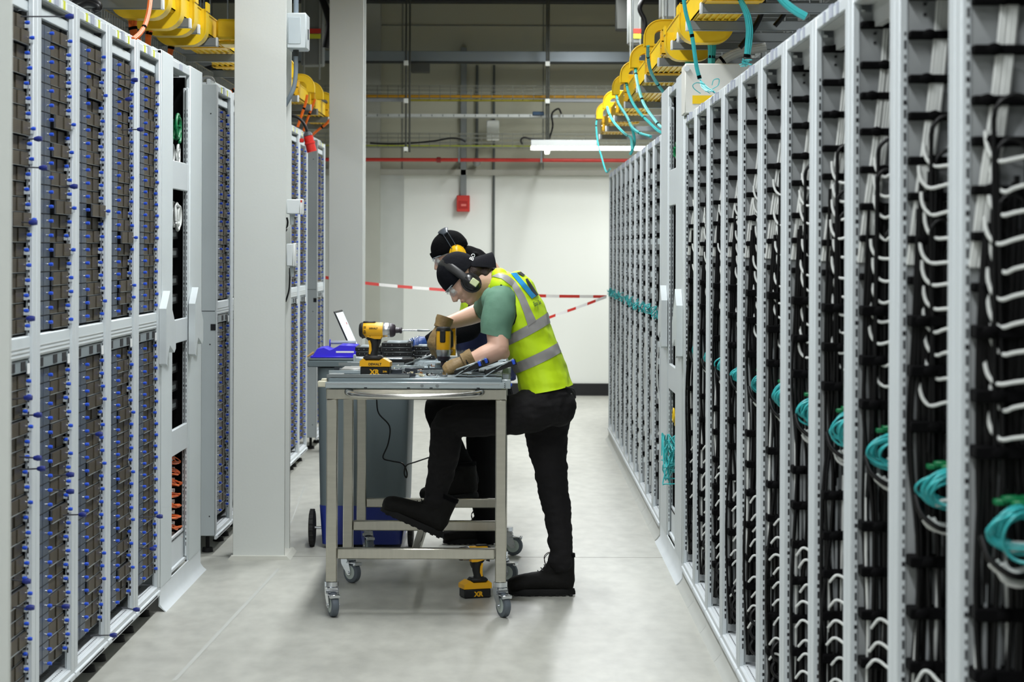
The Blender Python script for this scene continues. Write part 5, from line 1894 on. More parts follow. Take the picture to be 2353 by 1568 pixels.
# ---- laptop
lt = thing('laptop', 'open black laptop seen from the side, behind the yellow driver', 'laptop', P(870, 800, 11.45))
zb_ = zL + .003
xh = P(818, 790, 11.45).x
MB().cbox(xh - .03, xh + .25, 11.30, 11.60, zb_, zb_ + .018, .004).build('base', mat('laptop_black', (18, 18, 20), .4), lt)
MB().box(xh + .0, xh + .2, 11.32, 11.58, zb_ + .018, zb_ + .0195).build('keyboard', mat('keys', (32, 32, 35), .6), lt)
a = P(817, 790, 11.45); b = P(777, 701, 11.45)
base = Vector((xh - .012, 11.30, zb_ + .02))
d = Vector((b.x - a.x, 0, b.z - a.z))
M = frame(base, d, (0, 0, 1))
# screen slab: x along height, y across; turned a little toward the camera
Mz = Matrix.Translation(base) @ Matrix.Rotation(R(-3), 4, 'Z') @ Matrix.Translation(-base) @ M
sgn = 1
L = d.length
nv = (Mz.to_3x3() @ Vector((0, 1, 0)))
y0, y1 = (0, .3) if nv.y > 0 else (-.3, 0)
MB().cbox(0, L, y0, y1, -.004, .003, .002, Mz).build('screen_lid', mat('laptop_black', (18, 18, 20), .4), lt)
nz = (Mz.to_3x3() @ Vector((0, 0, 1)))
zz = (.0031, .0036) if nz.x > 0 else (-.0046, -.0041)
q = MB().use(mat('lit_screen', (214, 226, 232), .4, emit=.55)).box(.012, L - .012, y0 + .012, y1 - .012, zz[0], zz[1], Mz)
q.use(mat('screen_mark', (200, 90, 80), .5)).box(L * .62, L * .68, y0 + .05, y0 + .08, zz[0], zz[1] + .0003 if nz.x > 0 else zz[1], Mz)
q.build('display', None, lt)

# ---- charging lead hanging between trolley and bin
tag(MB().tube(spline([P(865, 915, 10.9), P(870, 950, 10.9), P(895, 980, 10.9), P(892, 1020, 10.9), P(880, 1052, 10.9), P(900, 1060, 10.9), P(925, 1066, 10.88), P(935, 1085, 10.86), P(934, 1098, 10.85), P(929, 1088, 10.85), P(934, 1070, 10.85), P(955, 1062, 10.9), P(985, 1052, 10.95)], 6), .0035, 7).build('charging_lead', KCABLE, origin=P(865, 915, 10.9)),
    'thin black lead hanging below the trolley top in front of the bin', 'cable')
# ================================================================== people
from mathutils.bvhtree import BVHTree


def fuse(mb, name, m, parent, voxel=.006, smooth=5, wrinkle=0, wscale=9, wdir=(1, 1, 1), cuts=(), label=None):
    """grow overlapping closed shapes into one continuous surface"""
    me = bpy.data.meshes.new(name)
    me.from_pydata(mb.v, [], mb.f)
    bm = bmesh.new(); bm.from_mesh(me)
    bmesh.ops.recalc_face_normals(bm, faces=bm.faces)
    bm.to_mesh(me); bm.free()
    o = bpy.data.objects.new(name, me)
    COL.objects.link(o)
    r = o.modifiers.new('r', 'REMESH'); r.mode = 'VOXEL'; r.voxel_size = voxel
    if smooth:
        q = o.modifiers.new('s', 'SMOOTH'); q.factor = .5; q.iterations = smooth
    dg = bpy.context.evaluated_depsgraph_get()
    dg.update()
    ne = bpy.data.meshes.new_from_object(o.evaluated_get(dg))
    bpy.data.objects.remove(o)
    bpy.data.meshes.remove(me)
    bm = bmesh.new(); bm.from_mesh(ne)
    for co, no in cuts:      # keep what lies on the side the normal points away from
        bmesh.ops.bisect_plane(bm, geom=bm.verts[:] + bm.edges[:] + bm.faces[:], plane_co=co, plane_no=no, clear_outer=True)
    bm.normal_update()
    if wrinkle:
        for v in bm.verts:
            p = Vector((v.co.x * wdir[0], v.co.y * wdir[1], v.co.z * wdir[2])) * wscale
            a = mnoise.noise(p) + .5 * mnoise.noise(p * 2.3 + Vector((3, 1, 7)))
            v.co += v.normal * (a * wrinkle)
    org = wloc(parent)
    for v in bm.verts: v.co -= org
    bm.to_mesh(ne); bm.free()
    ne.name = name
    ne.materials.clear(); ne.materials.append(m)
    ne.shade_smooth()
    w = bpy.data.objects.new(name, ne)
    COL.objects.link(w)
    w.parent = parent
    if label: w['label'] = label
    return w


def shell(src, name, m, cuts, off, parent, label=None):
    """thin layer sewn over part of a garment"""
    bm = bmesh.new(); bm.from_mesh(src.data)
    org = wloc(src)
    for co, no in cuts:
        bmesh.ops.bisect_plane(bm, geom=bm.verts[:] + bm.edges[:] + bm.faces[:], plane_co=Vector(co) - org, plane_no=no, clear_outer=True)
    bm.normal_update()
    for v in bm.verts: v.co += v.normal * off
    ne = bpy.data.meshes.new(name)
    bm.to_mesh(ne); bm.free()
    ne.materials.clear(); ne.materials.append(m)
    ne.shade_smooth()
    o = bpy.data.objects.new(name, ne)
    COL.objects.link(o); o.parent = parent
    if label: o['label'] = label
    return o


def bvh_of(o):
    org = wloc(o)
    return BVHTree.FromPolygons([v.co + org for v in o.data.vertices], [list(p.vertices) for p in o.data.polygons])


CAMP = Vector((0, 0, HCAM))


def on_cloth(b, x, y, off=.002, Yd=9.5):
    d = (P(x, y, 10) - CAMP).normalized()
    hit = b.ray_cast(CAMP, d)
    if hit[0] is None:
        return P(x, y, Yd)
    n = hit[1]
    if n.dot(d) > 0: n = -n
    return hit[0] + n * off


def patch(b, corners, nu, nv, off=.002):
    """sewn patch between four corners (pixels), following the cloth"""
    (ax, ay), (bx, by), (cx, cy_), (dx, dy) = corners
    vs = []
    for j in range(nv + 1):
        t = j / nv
        for i in range(nu + 1):
            s = i / nu
            x = (ax * (1 - s) + bx * s) * (1 - t) + (dx * (1 - s) + cx * s) * t
            y = (ay * (1 - s) + by * s) * (1 - t) + (dy * (1 - s) + cy_ * s) * t
            vs.append(on_cloth(b, x, y, off))
    fs = [(j * (nu + 1) + i, j * (nu + 1) + i + 1, (j + 1) * (nu + 1) + i + 1, (j + 1) * (nu + 1) + i) for j in range(nv) for i in range(nu)]
    return vs, fs


def limb(mb, pts, rs, sq=1.0, n=18, sub=4, up=(1, 0, 0)):
    """tapered limb with rounded ends through the joints"""
    sp = spline(pts, sub)
    k = len(pts) - 1
    def interp(lst):
        out = []
        for i in range(len(sp)):
            t = i / sub
            a = min(int(t), k - 1)
            f = t - a
            out.append(lst[a] * (1 - f) + lst[a + 1] * f)
        return out
    rr_ = interp(list(rs))
    qq = interp(list(sq)) if isinstance(sq, (list, tuple)) else [sq] * len(sp)
    mb.tube(sp, rr_, n, qq, up=Vector(up))
    mb.ball(sp[0], rr_[0] * .98 * min(1, qq[0]), 12, 8)
    mb.ball(sp[-1], rr_[-1] * .98 * min(1, qq[-1]), 12, 8)
    return mb


SKIN = mat('skin', (214, 172, 150), .5, var=.06, scale=12)
HIVIS = mat('hi_vis_yellow', (204, 240, 22), .6, var=.04, bump=.15, bscale=40)
REFL = mat('reflective_grey', (156, 154, 152), .45, var=.04)
TSH = mat('green_tshirt', (96, 136, 114), .75, var=.06, bump=.1, bscale=60)
TROU = mat('black_trousers', (29, 28, 29), .85, var=.2, spec=.2, bump=.2, bscale=50)
TROU2 = mat('black_trousers_far', (9, 9, 10), .85, var=.15, spec=.15, bump=.2, bscale=50)
NAVYC = mat('navy_cap', (13, 14, 20), .85, var=.1, spec=.15, bump=.15, bscale=120)
KNIT = mat('black_knit', (7, 7, 9), .9, spec=.12, bump=.3, bscale=160)
TANG = mat('tan_leather_glove', (134, 110, 70), .6, var=.15, scale=30, bump=.25, bscale=70)
BLUEG = mat('blue_rubber_glove', (28, 66, 132), .45, var=.1, bump=.2, bscale=90)
BOOTM = mat('black_boot', (13, 12, 10), .75, var=.2, spec=.25, bump=.2, bscale=70)
SOLEM = mat('boot_sole', (15, 15, 15), .7, spec=.3)
HAIR = mat('dark_brown_hair', (44, 30, 24), .7, var=.2, bump=.3, bscale=150)
LENS = mat('clear_lens', (225, 235, 240), .08, alpha=.28, spec=.8)
MUFF = mat('muff_black', (18, 18, 19), .3)
MUFFY = mat('muff_yellow', (240, 190, 10), .3)
PALED = mat('pale_disc', (196, 206, 160), .4)
TRIM = mat('black_trim', (18, 18, 18), .7)


def boot(M, parent, tag_label=None, worn=BOOTM):
    """boot: x toward the toe, z up from the sole, origin under the heel"""
    m = MB()
    V = lambda x, y, z: M @ Vector((x, y, z))
    m.tube([V(-.02, 0, .045), V(.0, 0, .048), V(.05, 0, .055), (V(.12, 0, .055)), V(.18, 0, .047), V(.225, 0, .040), V(.25, 0, .036), V(.262, 0, .034)],
           [.022, .036, .045, .044, .042, .038, .030, .014], 16, [1, 1, .9, .95, 1.15, 1.3, 1.35, 1.3], up=M.to_3x3() @ Vector((0, 0, 1)))
    m.tube([V(.02, 0, .05), V(.022, 0, .10), V(.024, 0, .145), V(.022, 0, .165)], [.046, .045, .048, .046], 16, [.85, .8, .85, .85], up=M.to_3x3() @ Vector((1, 0, 0)))
    m.tube([V(.10, 0, .07), V(.055, 0, .13)], [.035, .036], 12)
    o = fuse(m, 'boot', worn, parent, .006, 4, .0012, 30)
    if tag_label: o['label'] = tag_label
    s = MB()
    out = []
    for i in range(26):
        th = 2 * math.pi * i / 26
        x = .116 + math.cos(th) * .143
        w = .044 + (.008 if x > .15 else -.004)
        out.append((x, math.sin(th) * w))
    n = len(out)
    vs = [V(x, y, 0.0) for x, y in out] + [V(x * 1.0, y * 1.03, .012) for x, y in out] + [V(.116 + (x - .116) * .97, y * .95, .026) for x, y in out]
    fs = [list(range(n))[::-1], [2 * n + i for i in range(n)]]
    for k in (0, 1):
        fs += [(k * n + i, k * n + (i + 1) % n, (k + 1) * n + (i + 1) % n, (k + 1) * n + i) for i in range(n)]
    s.add(vs, fs)
    for q in range(9):
        s.cbox(-.015 + q * .029, .001 + q * .029, -.040, .040, -.003, .004, .002, M)
    s.build('sole', SOLEM, o, origin=wloc(o))
    l = MB()
    for q in range(6):
        x, z = .125 - q * .0135, .094 + q * .0125
        l.tube([V(x, -.022, z - .006), V(x + .008, 0, z + .006), V(x, .022, z - .006)], .0022, 6)
    for a in (-1, 1):
        l.tube(spline([V(.058, 0, .165), V(.085, a * .015, .175), V(.105, a * .03, .155), V(.10, a * .032, .125)], 5), .0018, 6)
    l.build('laces', KCABLE, o, origin=wloc(o))
    m = MB()
    m.tube([V(.022, 0, .158), V(.022, 0, .174)], [.048, .047], 16, .86, up=M.to_3x3() @ Vector((1, 0, 0)))
    m.build('padded_collar', KNIT, o, origin=wloc(o))
    return o


def hand(M, parent, m, name='glove', side=1, curl=(35, 35, 25), thumb=(.55, .75, -.35), spread=.02, size=1.0, label=None, cuff=None):
    """hand: x toward the fingers, z out of the back of the hand, thumb on +y*side"""
    mb = MB()
    V = lambda x, y, z: M @ (Vector((x, y, z)) * size)
    upv = M.to_3x3() @ Vector((0, 0, 1))
    mb.tube([V(-.02, 0, 0), V(.01, 0, 0), V(.04, 0, .002), (V(.075, 0, .003)), V(.092, 0, .0)], [q * size for q in (.024, .026, .030, .028, .020)], 16, [1.1, 1.15, 1.35, 1.6, 2.0], up=upv)
    fl = [.92, 1.05, 1.0, .8]
    for k in range(4):
        y = (1.5 - k) * spread * side
        p = Vector((.088 - (.006 if k in (0, 3) else 0), y, .0))
        ang = R(curl[0] + 4 * k)
        pts = [Vector((.06, y * .9, .0)), p.copy()]
        for j, L in enumerate((.042, .027, .021)):
            if j: ang += R(curl[j])
            p = p + Vector((math.cos(ang), (1.5 - k) * .06 * side, -math.sin(ang))) * L * fl[k]
            pts.append(p.copy())
        mb.tube([V(*q) for q in pts], [q * size for q in (.0105, .0108, .0100, .0094, .0078)], 10)
        mb.ball(V(*pts[-1]), .0078 * size, 8, 6)
        for q in pts[1:-1]: mb.ball(V(*q), .0104 * size, 8, 6)
    t = Vector((thumb[0], thumb[1] * side, thumb[2])).normalized()
    b = Vector((.018, .024 * side, -.004))
    c = b + t * .045
    d = c + (t * .7 + Vector((.5, -.15 * side, -.25))).normalized() * .032
    mb.tube([V(*b), V(*c), V(*d)], [q * size for q in (.016, .0125, .0100)], 10)
    mb.ball(V(*c), .0125 * size, 8, 6); mb.ball(V(*d), .0100 * size, 8, 6)
    o = fuse(mb, name, m, parent, .0035, 2, .0006, 60, label=label)
    if cuff:
        q = MB().tube([V(-.045, 0, 0), V(-.03, 0, 0), V(-.012, 0, 0), V(.002, 0, 0)], [cuff * 1.1, cuff * 1.12, cuff, cuff * 1.02], 18, up=upv)
        q.build('glove_cuff', m, o, origin=wloc(o))
    return o


def head_shapes(mb, H):
    """H maps head coordinates (x forward, y to the person's side away from camera, z crown) into the world"""
    V = lambda x, y, z: H @ Vector((x, y, z))
    R3 = H.to_3x3()
    mb.ball(V(-.004, 0, .018), (.095, .076, .097), 20, 14, R3)
    mb.ball(V(.030, 0, -.040), (.062, .062, .072), 18, 12, R3)
    mb.ball(V(.066, 0, -.096), (.026, .030, .022), 12, 8, R3)          # chin
    mb.tube([V(-.02, 0, -.06), V(.03, 0, -.085), V(.062, 0, -.098)], [.045, .040, .026], 12, 1.1, up=R3 @ Vector((0, 0, 1)))
    for s in (-1, 1):
        mb.ball(V(.060, .038 * s, -.028), (.026, .022, .020), 10, 8, R3)   # cheek
        mb.ball(V(.078, .030 * s, .018), (.014, .024, .010), 10, 6, R3)    # brow
        mb.ball(V(-.004, .078 * s, -.012), (.018, .008, .030), 10, 8, R3)  # ear
    mb.tube([V(.088, 0, .006), V(.100, 0, -.014), V(.112, 0, -.032), V(.100, 0, -.042)], [.007, .0085, .0115, .010], 10)
    for s in (-1, 1): mb.ball(V(.098, .011 * s, -.036), (.009, .008, .007), 8, 6, R3)
    mb.ball(V(.094, 0, -.062), (.009, .022, .0055), 10, 6, R3)             # upper lip
    mb.ball(V(.091, 0, -.072), (.009, .019, .0060), 10, 6, R3)             # lower lip
    return mb


def face_parts(H, body, eyecol=(70, 60, 50)):
    V = lambda x, y, z: H @ Vector((x, y, z))
    R3 = H.to_3x3()
    for s in (-1, 1):
        q = MB().use(mat('eye_white', (225, 222, 215), .3)).ball(V(.080, .030 * s, -.002), .0115, 10, 8)
        q.use(mat('eye_iris', eyecol, .3)).ball(V(.0895, .030 * s, -.004), (.003, .005, .005), 8, 6, R3)
        q.build('eye', None, body, origin=wloc(body))
    q = MB()
    q.tube([V(.0985, -.018, -.067), V(.1015, 0, -.0665), V(.0985, .018, -.067)], .0014, 6)
    q.build('mouth_line', mat('lip_shadow', (120, 60, 56), .6), body, origin=wloc(body))


def glasses(H, parent):
    V = lambda x, y, z: H @ Vector((x, y, z))
    m = MB()
    for s in (-1, 1):
        vs, fs = [], []
        for j in range(7):
            for i in range(7):
                y = .004 + .058 * i / 6
                z = .022 - .044 * j / 6
                x = .104 - .03 * (i / 6) ** 2.2
                vs.append(V(x, y * s, z))
        fs = [(j * 7 + i, j * 7 + i + 1, (j + 1) * 7 + i + 1, (j + 1) * 7 + i) for j in range(6) for i in range(6)]
        m.add(vs, fs)
    o = m.build('safety_glasses', LENS, parent, origin=wloc(parent))
    m = MB()
    for s in (-1, 1):
        m.tube([V(.104, .003 * s, .023), V(.098, .035 * s, .024), V(.074, .063 * s, .020), V(.02, .080 * s, .006)], .0018, 6)
    m.tube([V(.104, -.004, .012), V(.106, 0, .014), V(.104, .004, .012)], .0018, 6)
    m.build('frame', mat('glasses_frame', (170, 178, 186), .2, spec=.8), o, origin=wloc(o))
    return o


# ------------------------------------------------------------------ front worker (yellow vest, green shirt)
w1 = thing('person', 'person in yellow hi-vis vest and green t-shirt bending over the trolley, one foot raised', 'person', (P(1262, 925, 9.5).x, 9.5, 0))
h1 = P(1062, 638, 9.5)
fx, fz = -.57, -.82
H1 = Matrix(((fx, 0, -.82, h1.x), (0, 1, 0, h1.y), (fz, 0, .57, h1.z), (0, 0, 0, 1)))
# a slight turn of the face toward the camera
H1 = H1 @ Matrix.Rotation(R(-8), 4, 'Z') @ Matrix.Scale(.88, 4)
T = [P(1258, 893, 9.5), P(1240, 840, 9.5), P(1214, 780, 9.5), P(1190, 720, 9.5), P(1167, 668, 9.5), P(1150, 640, 9.5)]
TR_ = [.105, .100, .102, .104, .092, .062]
TS = [1.62, 1.6, 1.65, 1.8, 1.95, 2.0]
sh_n, el_n, wr_n = P(1152, 668, 9.32), P(1146, 803, 9.26), P(1072, 829, 9.24)
sh_f, el_f, wr_f = P(1142, 664, 9.69), P(1112, 714, 9.88), P(1018, 746, 9.68)
b = MB()
head_shapes(b, H1)
limb(b, [P(1092, 652, 9.5), P(1118, 646, 9.5), P(1146, 650, 9.5)], [.052, .054, .062], 1.0)
b.tube(T, [q - .022 for q in TR_], 18, TS, up=Vector((1, 0, 0)))
limb(b, [P(1150, 690, 9.33), P(1141, 735, 9.30), el_n], [.042, .047, .043])
limb(b, [el_n, P(1112, 818, 9.25), P(1090, 826, 9.245), wr_n], [.043, .041, .033, .026])
b.ball(P(1158, 812, 9.27), .026)
limb(b, [sh_f, el_f], [.055, .044])
limb(b, [el_f, P(1078, 727, 9.80), P(1045, 738, 9.73), wr_f], [.044, .040, .032, .026])
body1 = fuse(b, 'body', SKIN, w1, .0045, 3)
face_parts(H1, body1)
# shirt
b = MB()
b.tube(T[:-1] + [P(1156, 648, 9.5)], [q - .012 for q in TR_], 20, TS, up=Vector((1, 0, 0)))
limb(b, [P(1160, 678, 9.365), P(1150, 692, 9.328), P(1146, 720, 9.31), P(1140, 752, 9.30), P(1138, 800, 9.29)], [.056, .066, .070, .066, .064], n=24)
b.ball(P(1128, 692, 9.38), (.042, .05, .06))
limb(b, [sh_f, P(1122, 705, 9.80)], [.07, .062])
limb(b, [P(1130, 655, 9.5), P(1150, 662, 9.5)], [.056, .060], 1.2)
hp0, hp1 = P(1100, 767, 9.29), P(1176, 783, 9.29)
hv = (hp1 - hp0).normalized(); hn = Vector((hv.z, 0, -hv.x))
if hn.z > 0: hn = -hn
hp0, hp1 = P(1106, 765, 9.29), P(1172, 781, 9.29)
tsh = fuse(b, 't_shirt', TSH, w1, .006, 5, .0045, 16, (1, 1, .6), cuts=[(hp0, hn)])
q = MB()
c0, c1 = P(1140, 769, 9.29), P(1139.5, 777, 9.29)
q.tube([c0, c1], [.0605, .060], 24, up=Vector((1, 0, 0)))
# vest
b = MB()
Tv = [P(1255, 897, 9.5), P(1240, 843, 9.5), P(1215, 781, 9.5), P(1192, 721, 9.5), P(1170, 668, 9.5), P(1156, 638, 9.5)]
b.tube([T[0] + (T[0] - T[1]) * .9] + Tv, [.118, .114, .108, .109, .112, .104, .074], 26, [1.6, 1.6, 1.58, 1.62, 1.72, 1.76, 1.85], up=Vector((1, 0, 0)))
b.ball(P(1154, 656, 9.37), (.052, .065, .050)); b.ball(P(1154, 656, 9.63), (.052, .065, .050))
b.ball(P(1146, 636, 9.44), (.034, .05, .035)); b.ball(P(1146, 636, 9.56), (.034, .05, .035))
hemA, hemB = P(1200, 905, 9.5), P(1312, 884, 9.5)
hd = (hemB - hemA).normalized()
hem_n = Vector((hd.z, 0, -hd.x))
if hem_n.z > 0: hem_n = -hem_n
vest = fuse(b, 'hi_vis_vest', HIVIS, w1, .006, 5, .0065, 11, (.55, 1, 1.1), cuts=[((hemA + hemB) / 2, hem_n)])


def band_cuts(a0, a1, b0, b1, Y=9.5):
    A0, A1, B0, B1 = P(*a0, Y), P(*a1, Y), P(*b0, Y), P(*b1, Y)
    d = (A1 - A0).normalized(); n1 = Vector((-d.z, 0, d.x))
    if n1.z < 0: n1 = -n1
    d = (B1 - B0).normalized(); n2 = Vector((d.z, 0, -d.x))
    if n2.z > 0: n2 = -n2
    return [(A0, n1), (B0, n2)]


shell(vest, 'reflective_band', REFL, band_cuts((1169.7, 767), (1258, 717.6), (1168.5, 791.5), (1266.7, 739.4)), .0022, vest, 'grey reflective band').parent = vest
shell(vest, 'reflective_band', REFL, band_cuts((1172, 837), (1282.4, 785.5), (1202, 849), (1288.5, 808)), .0022, vest, 'grey reflective band').parent = vest
for o_ in vest.children: o_.location = (0, 0, 0)
vb = bvh_of(vest)
le = [(1131, 636), (1152, 641), (1175, 658), (1192, 690), (1203, 720), (1213, 750)]
re_ = [(1146, 629), (1166, 634), (1184, 648), (1204, 678), (1217, 708), (1231, 737)]
mbs = MB()
for i in range(5):
    v, f = patch(vb, (le[i], re_[i], re_[i + 1], le[i + 1]), 5, 8, .0032)
    mbs.add(v, f)
mbs.build('shoulder_band', REFL, vest, origin=wloc(vest))
BLP = mat('badge_blue', (30, 140, 200), .5)
BLK = mat('badge_black', (22, 26, 34), .5)
v, f = patch(vb, ((1173, 629), (1186, 628), (1231, 681), (1221, 687)), 8, 16, .003)
MB().add(v, f).build('back_badge', BLP, vest, origin=wloc(vest))
m = MB()
for c in (((1186, 628), (1196, 626), (1206, 634), (1200, 636)), ((1206, 643), (1211, 641), (1226, 664), (1219, 668)), ((1219, 668), (1226, 664), (1236, 679), (1231, 681))):
    v, f = patch(vb, c, 4, 8, .0036)
    m.add(v, f)
m.build('badge_marks', BLK, vest, origin=wloc(vest))


def text_on(b, s, x, y, size, ang, name, m, parent, off=.003, sx=1):
    cu = bpy.data.curves.new('lettering', 'FONT')
    cu.body = s; cu.size = size; cu.resolution_u = 2; cu.offset = size * .015
    o = bpy.data.objects.new('lettering', cu)
    me = bpy.data.meshes.new_from_object(o)
    ca, sa = math.cos(R(ang)), math.sin(R(ang))
    vs = []
    for v in me.vertices:
        px = x + v.co.x * sx * ca + v.co.y * sa
        py = y + v.co.x * sx * sa - v.co.y * ca
        vs.append(on_cloth(b, px, py, off))
    mb = MB().add(vs, [list(p.vertices) for p in me.polygons])
    bpy.data.objects.remove(o); bpy.data.curves.remove(cu); bpy.data.meshes.remove(me)
    return mb.build(name, m, parent, origin=wloc(parent), smooth=0)


text_on(vb, 'Elite Se', 1227, 705, 15, -22, 'back_lettering', mat('badge_green', (24, 70, 50), .5), vest, sx=.38)
# black edging at the armhole and neck
m = MB()
m.tube([on_cloth(vb, *q, off=.001) for q in ((1150, 655), (1166, 663), (1178, 680), (1184, 704), (1186, 726), (1182, 742), (1173, 754))], .0032, 6)
m.build('armhole_edging', TRIM, vest, origin=wloc(vest))
# trousers
b = MB()
b.ball(P(1262, 915, 9.5), (.112, .165, .085), 20, 12)
b.ball(P(1282, 935, 9.43), (.078, .085, .085), 16, 10)
b.ball(P(1282, 935, 9.58), (.078, .085, .085), 16, 10)
limb(b, [P(1262, 930, 9.58), P(1256, 1000, 9.58), P(1264, 1070, 9.57), P(1272, 1130, 9.56), P(1284, 1200, 9.54), P(1288, 1262, 9.52), P(1288, 1290, 9.52)], [.105, .092, .074, .066, .056, .049, .056])
limb(b, [P(1258, 925, 9.42), P(1200, 950, 9.41), P(1120, 962, 9.40), P(1045, 968, 9.40), P(1026, 985, 9.40), P(1022, 1040, 9.41), P(1012, 1090, 9.43), P(1003, 1128, 9.44), P(1001, 1148, 9.44)], [.105, .088, .076, .066, .064, .066, .056, .048, .052])
tro = fuse(b, 'trousers', TROU, w1, .006, 5, .006, 17, (1, 1, 1.7))
q = MB()
q.tube(spline([P(1300, 890, 9.36), P(1318, 895, 9.38), P(1322, 915, 9.39), P(1313, 905, 9.36)], 5), .003, 6)
q.build('pocket_flap', mat('trouser_trim', (44, 43, 44), .6), tro, origin=wloc(tro))
# belt back
p = P(1315, 890, 9.5)
# boots
Mb = Matrix.Translation(Vector((P(1308, 1370, 9.5).x, 9.53, .004))) @ Matrix.Rotation(R(180), 4, 'Z')
boot(Mb, w1)
hl = P(1003, 1231, 9.44)
Mb = Matrix.Translation(hl) @ Matrix.Rotation(R(180), 4, 'Z') @ Matrix.Rotation(R(-24), 4, 'Y')
boot(Mb, w1)
# gloves
xh = (P(1034, 846, 9.24) - P(1068, 829, 9.24)).normalized()
Mg = frame(P(1066, 831, 9.24), xh, (-.35, -.25, .9))
hand(Mg, w1, TANG, side=-1, curl=(30, 40, 30), label='tan leather work glove', cuff=.034, size=.96)
xh = (P(1003, 786, 9.66) - P(1016, 748, 9.67)).normalized()
Mg = frame(P(1015, 753, 9.66), xh, (-.75, -.66, 0))
hand(Mg, w1, TANG, side=-1, curl=(48, 50, 35), thumb=(.7, .5, -.5), label='tan leather work glove', cuff=.034, size=1.05)
# watch
a, c = P(1077, 827, 9.24), P(1069, 830, 9.24)
wt = MB().tube([a, (a + c) / 2, c], [.0335, .0345, .0335], 20).build('watch_strap', BLACK, w1)
# cap worn backwards
V = lambda x, y, z: H1 @ Vector((x, y, z))
b = MB()
b.ball(V(-.006, 0, .026), (.106, .092, .106), 24, 16, H1.to_3x3())
cutp = V(.05, 0, .012)
cutn = (H1.to_3x3() @ Vector((.10, 0, -1))).normalized()
cap = fuse(b, 'cap', NAVYC, w1, .005, 3, .002, 14, cuts=[(V(0, 0, .004), cutn)])
m = MB()
vs, fs = [], []
nu, nv = 16, 8
for tt in (0, .004):
    for j in range(nv + 1):
        for i in range(nu + 1):
            a = (i / nu - .5) * 2
            ed = .105 * (1 - .25 * abs(a) ** 3)
            x = -.100 * math.cos(a * .9) - ed * (j / nv) * .78
            y = .078 * math.sin(a * 1.25)
            z = .014 - ed * (j / nv) * .60 - .075 * a * a * (.3 + .7 * j / nv) + tt
            vs.append(V(x, y, z))
NN = (nu + 1) * (nv + 1)
for j in range(nv):
    for i in range(nu):
        k = j * (nu + 1) + i
        fs.append((k, k + 1, k + nu + 2, k + nu + 1))
        fs.append((NN + k, NN + k + nu + 1, NN + k + nu + 2, NN + k + 1))
for i in range(nu):
    k = nv * (nu + 1) + i
    fs.append((k, k + 1, NN + k + 1, NN + k))
m.add(vs, fs).build('brim', NAVYC, cap, origin=wloc(cap))
cb = bvh_of(cap)
text_on(cb, 'BO', 1085, 601, 13, -62, 'cap_lettering', LABELW, cap)
# hair at the nape
b = MB()
b.ball(V(-.045, 0, -.030), (.060, .078, .056), 14, 10, H1.to_3x3())
b.ball(V(-.075, 0, -.085), (.048, .068, .055), 12, 8, H1.to_3x3())
b.ball(V(-.095, 0, -.115), (.036, .062, .045), 12, 8, H1.to_3x3())
b.ball(V(-.075, 0, -.012), (.036, .066, .045), 12, 8, H1.to_3x3())
b.ball(V(-.070, 0, -.050), (.034, .062, .036), 12, 8, H1.to_3x3())
fuse(b, 'hair', HAIR, w1, .006, 3, .003, 40)


def defenders(H, parent, cupm, band=BLACK, disc=None, wire=False, r=.118, lean=.06, cuph=(.036, .024, .048), cx=.008, top=.022, cz=-.022):
    V = lambda x, y, z: H @ Vector((x, y, z))
    R3 = H.to_3x3()
    root = None
    pts, n = [], 22
    for i in range(n + 1):
        th = math.pi * i / n
        pts.append(V(cx + .002 + lean * math.sin(th), -math.cos(th) * (r - .008), cz + .002 + math.sin(th) * (r + top - .022 - cz)))
    q = MB()
    if wire:
        for dx in (-.014, .014):
            q.tube([p + R3 @ Vector((dx, 0, 0)) for p in pts[:8]], .0018, 6)
            q.tube([p + R3 @ Vector((dx, 0, 0)) for p in pts[-8:]], .0018, 6)
        q.tube(pts[7:-7], [.004 + .005 * math.sin(math.pi * i / (len(pts[7:-7]) - 1)) for i in range(len(pts[7:-7]))], 12, 3.2, up=R3 @ Vector((0, 0, 1)))
    else:
        q.tube(pts, .0045, 12, 3.9, up=R3 @ Vector((0, -1, 0)))
    root = q.build('ear_defenders', band if not wire else mat('band_grey', (70, 76, 84), .35), parent, origin=wloc(parent))
    for s in (-1, 1):
        c = MB().ball(V(cx, .098 * s, cz), cuph, 18, 12, R3)
        c.tube([V(cx, .074 * s, cz), V(cx, .092 * s, cz)], [.040, .040], 18, 1.15, up=R3 @ Vector((1, 0, 0)))
        c.build('ear_cup', cupm, root, origin=wloc(root))
        if disc:
            d = MB().cbox(-.016, .016, -.003, .003, -.019, .019, .008, Matrix.Translation(V(cx - .006, .122 * s, cz - .012)) @ H.to_3x3().to_4x4())
            d.build('cup_disc', disc, root, origin=wloc(root))
    return root


defenders(H1, w1, MUFF, disc=PALED, lean=-.010, top=.030, cx=.006, cz=-.050)
glasses(H1, w1)

# the driver in the right hand
C0 = P(1019, 786, 9.60)
zd = Vector((-.08, -.997, 0)).normalized()
Md = frame(C0 - zd * .185, (0, 0, -1), zd)
driver(Md, 'yellow and black impact driver held nose-down in the tan glove', bit=True, txt=True)

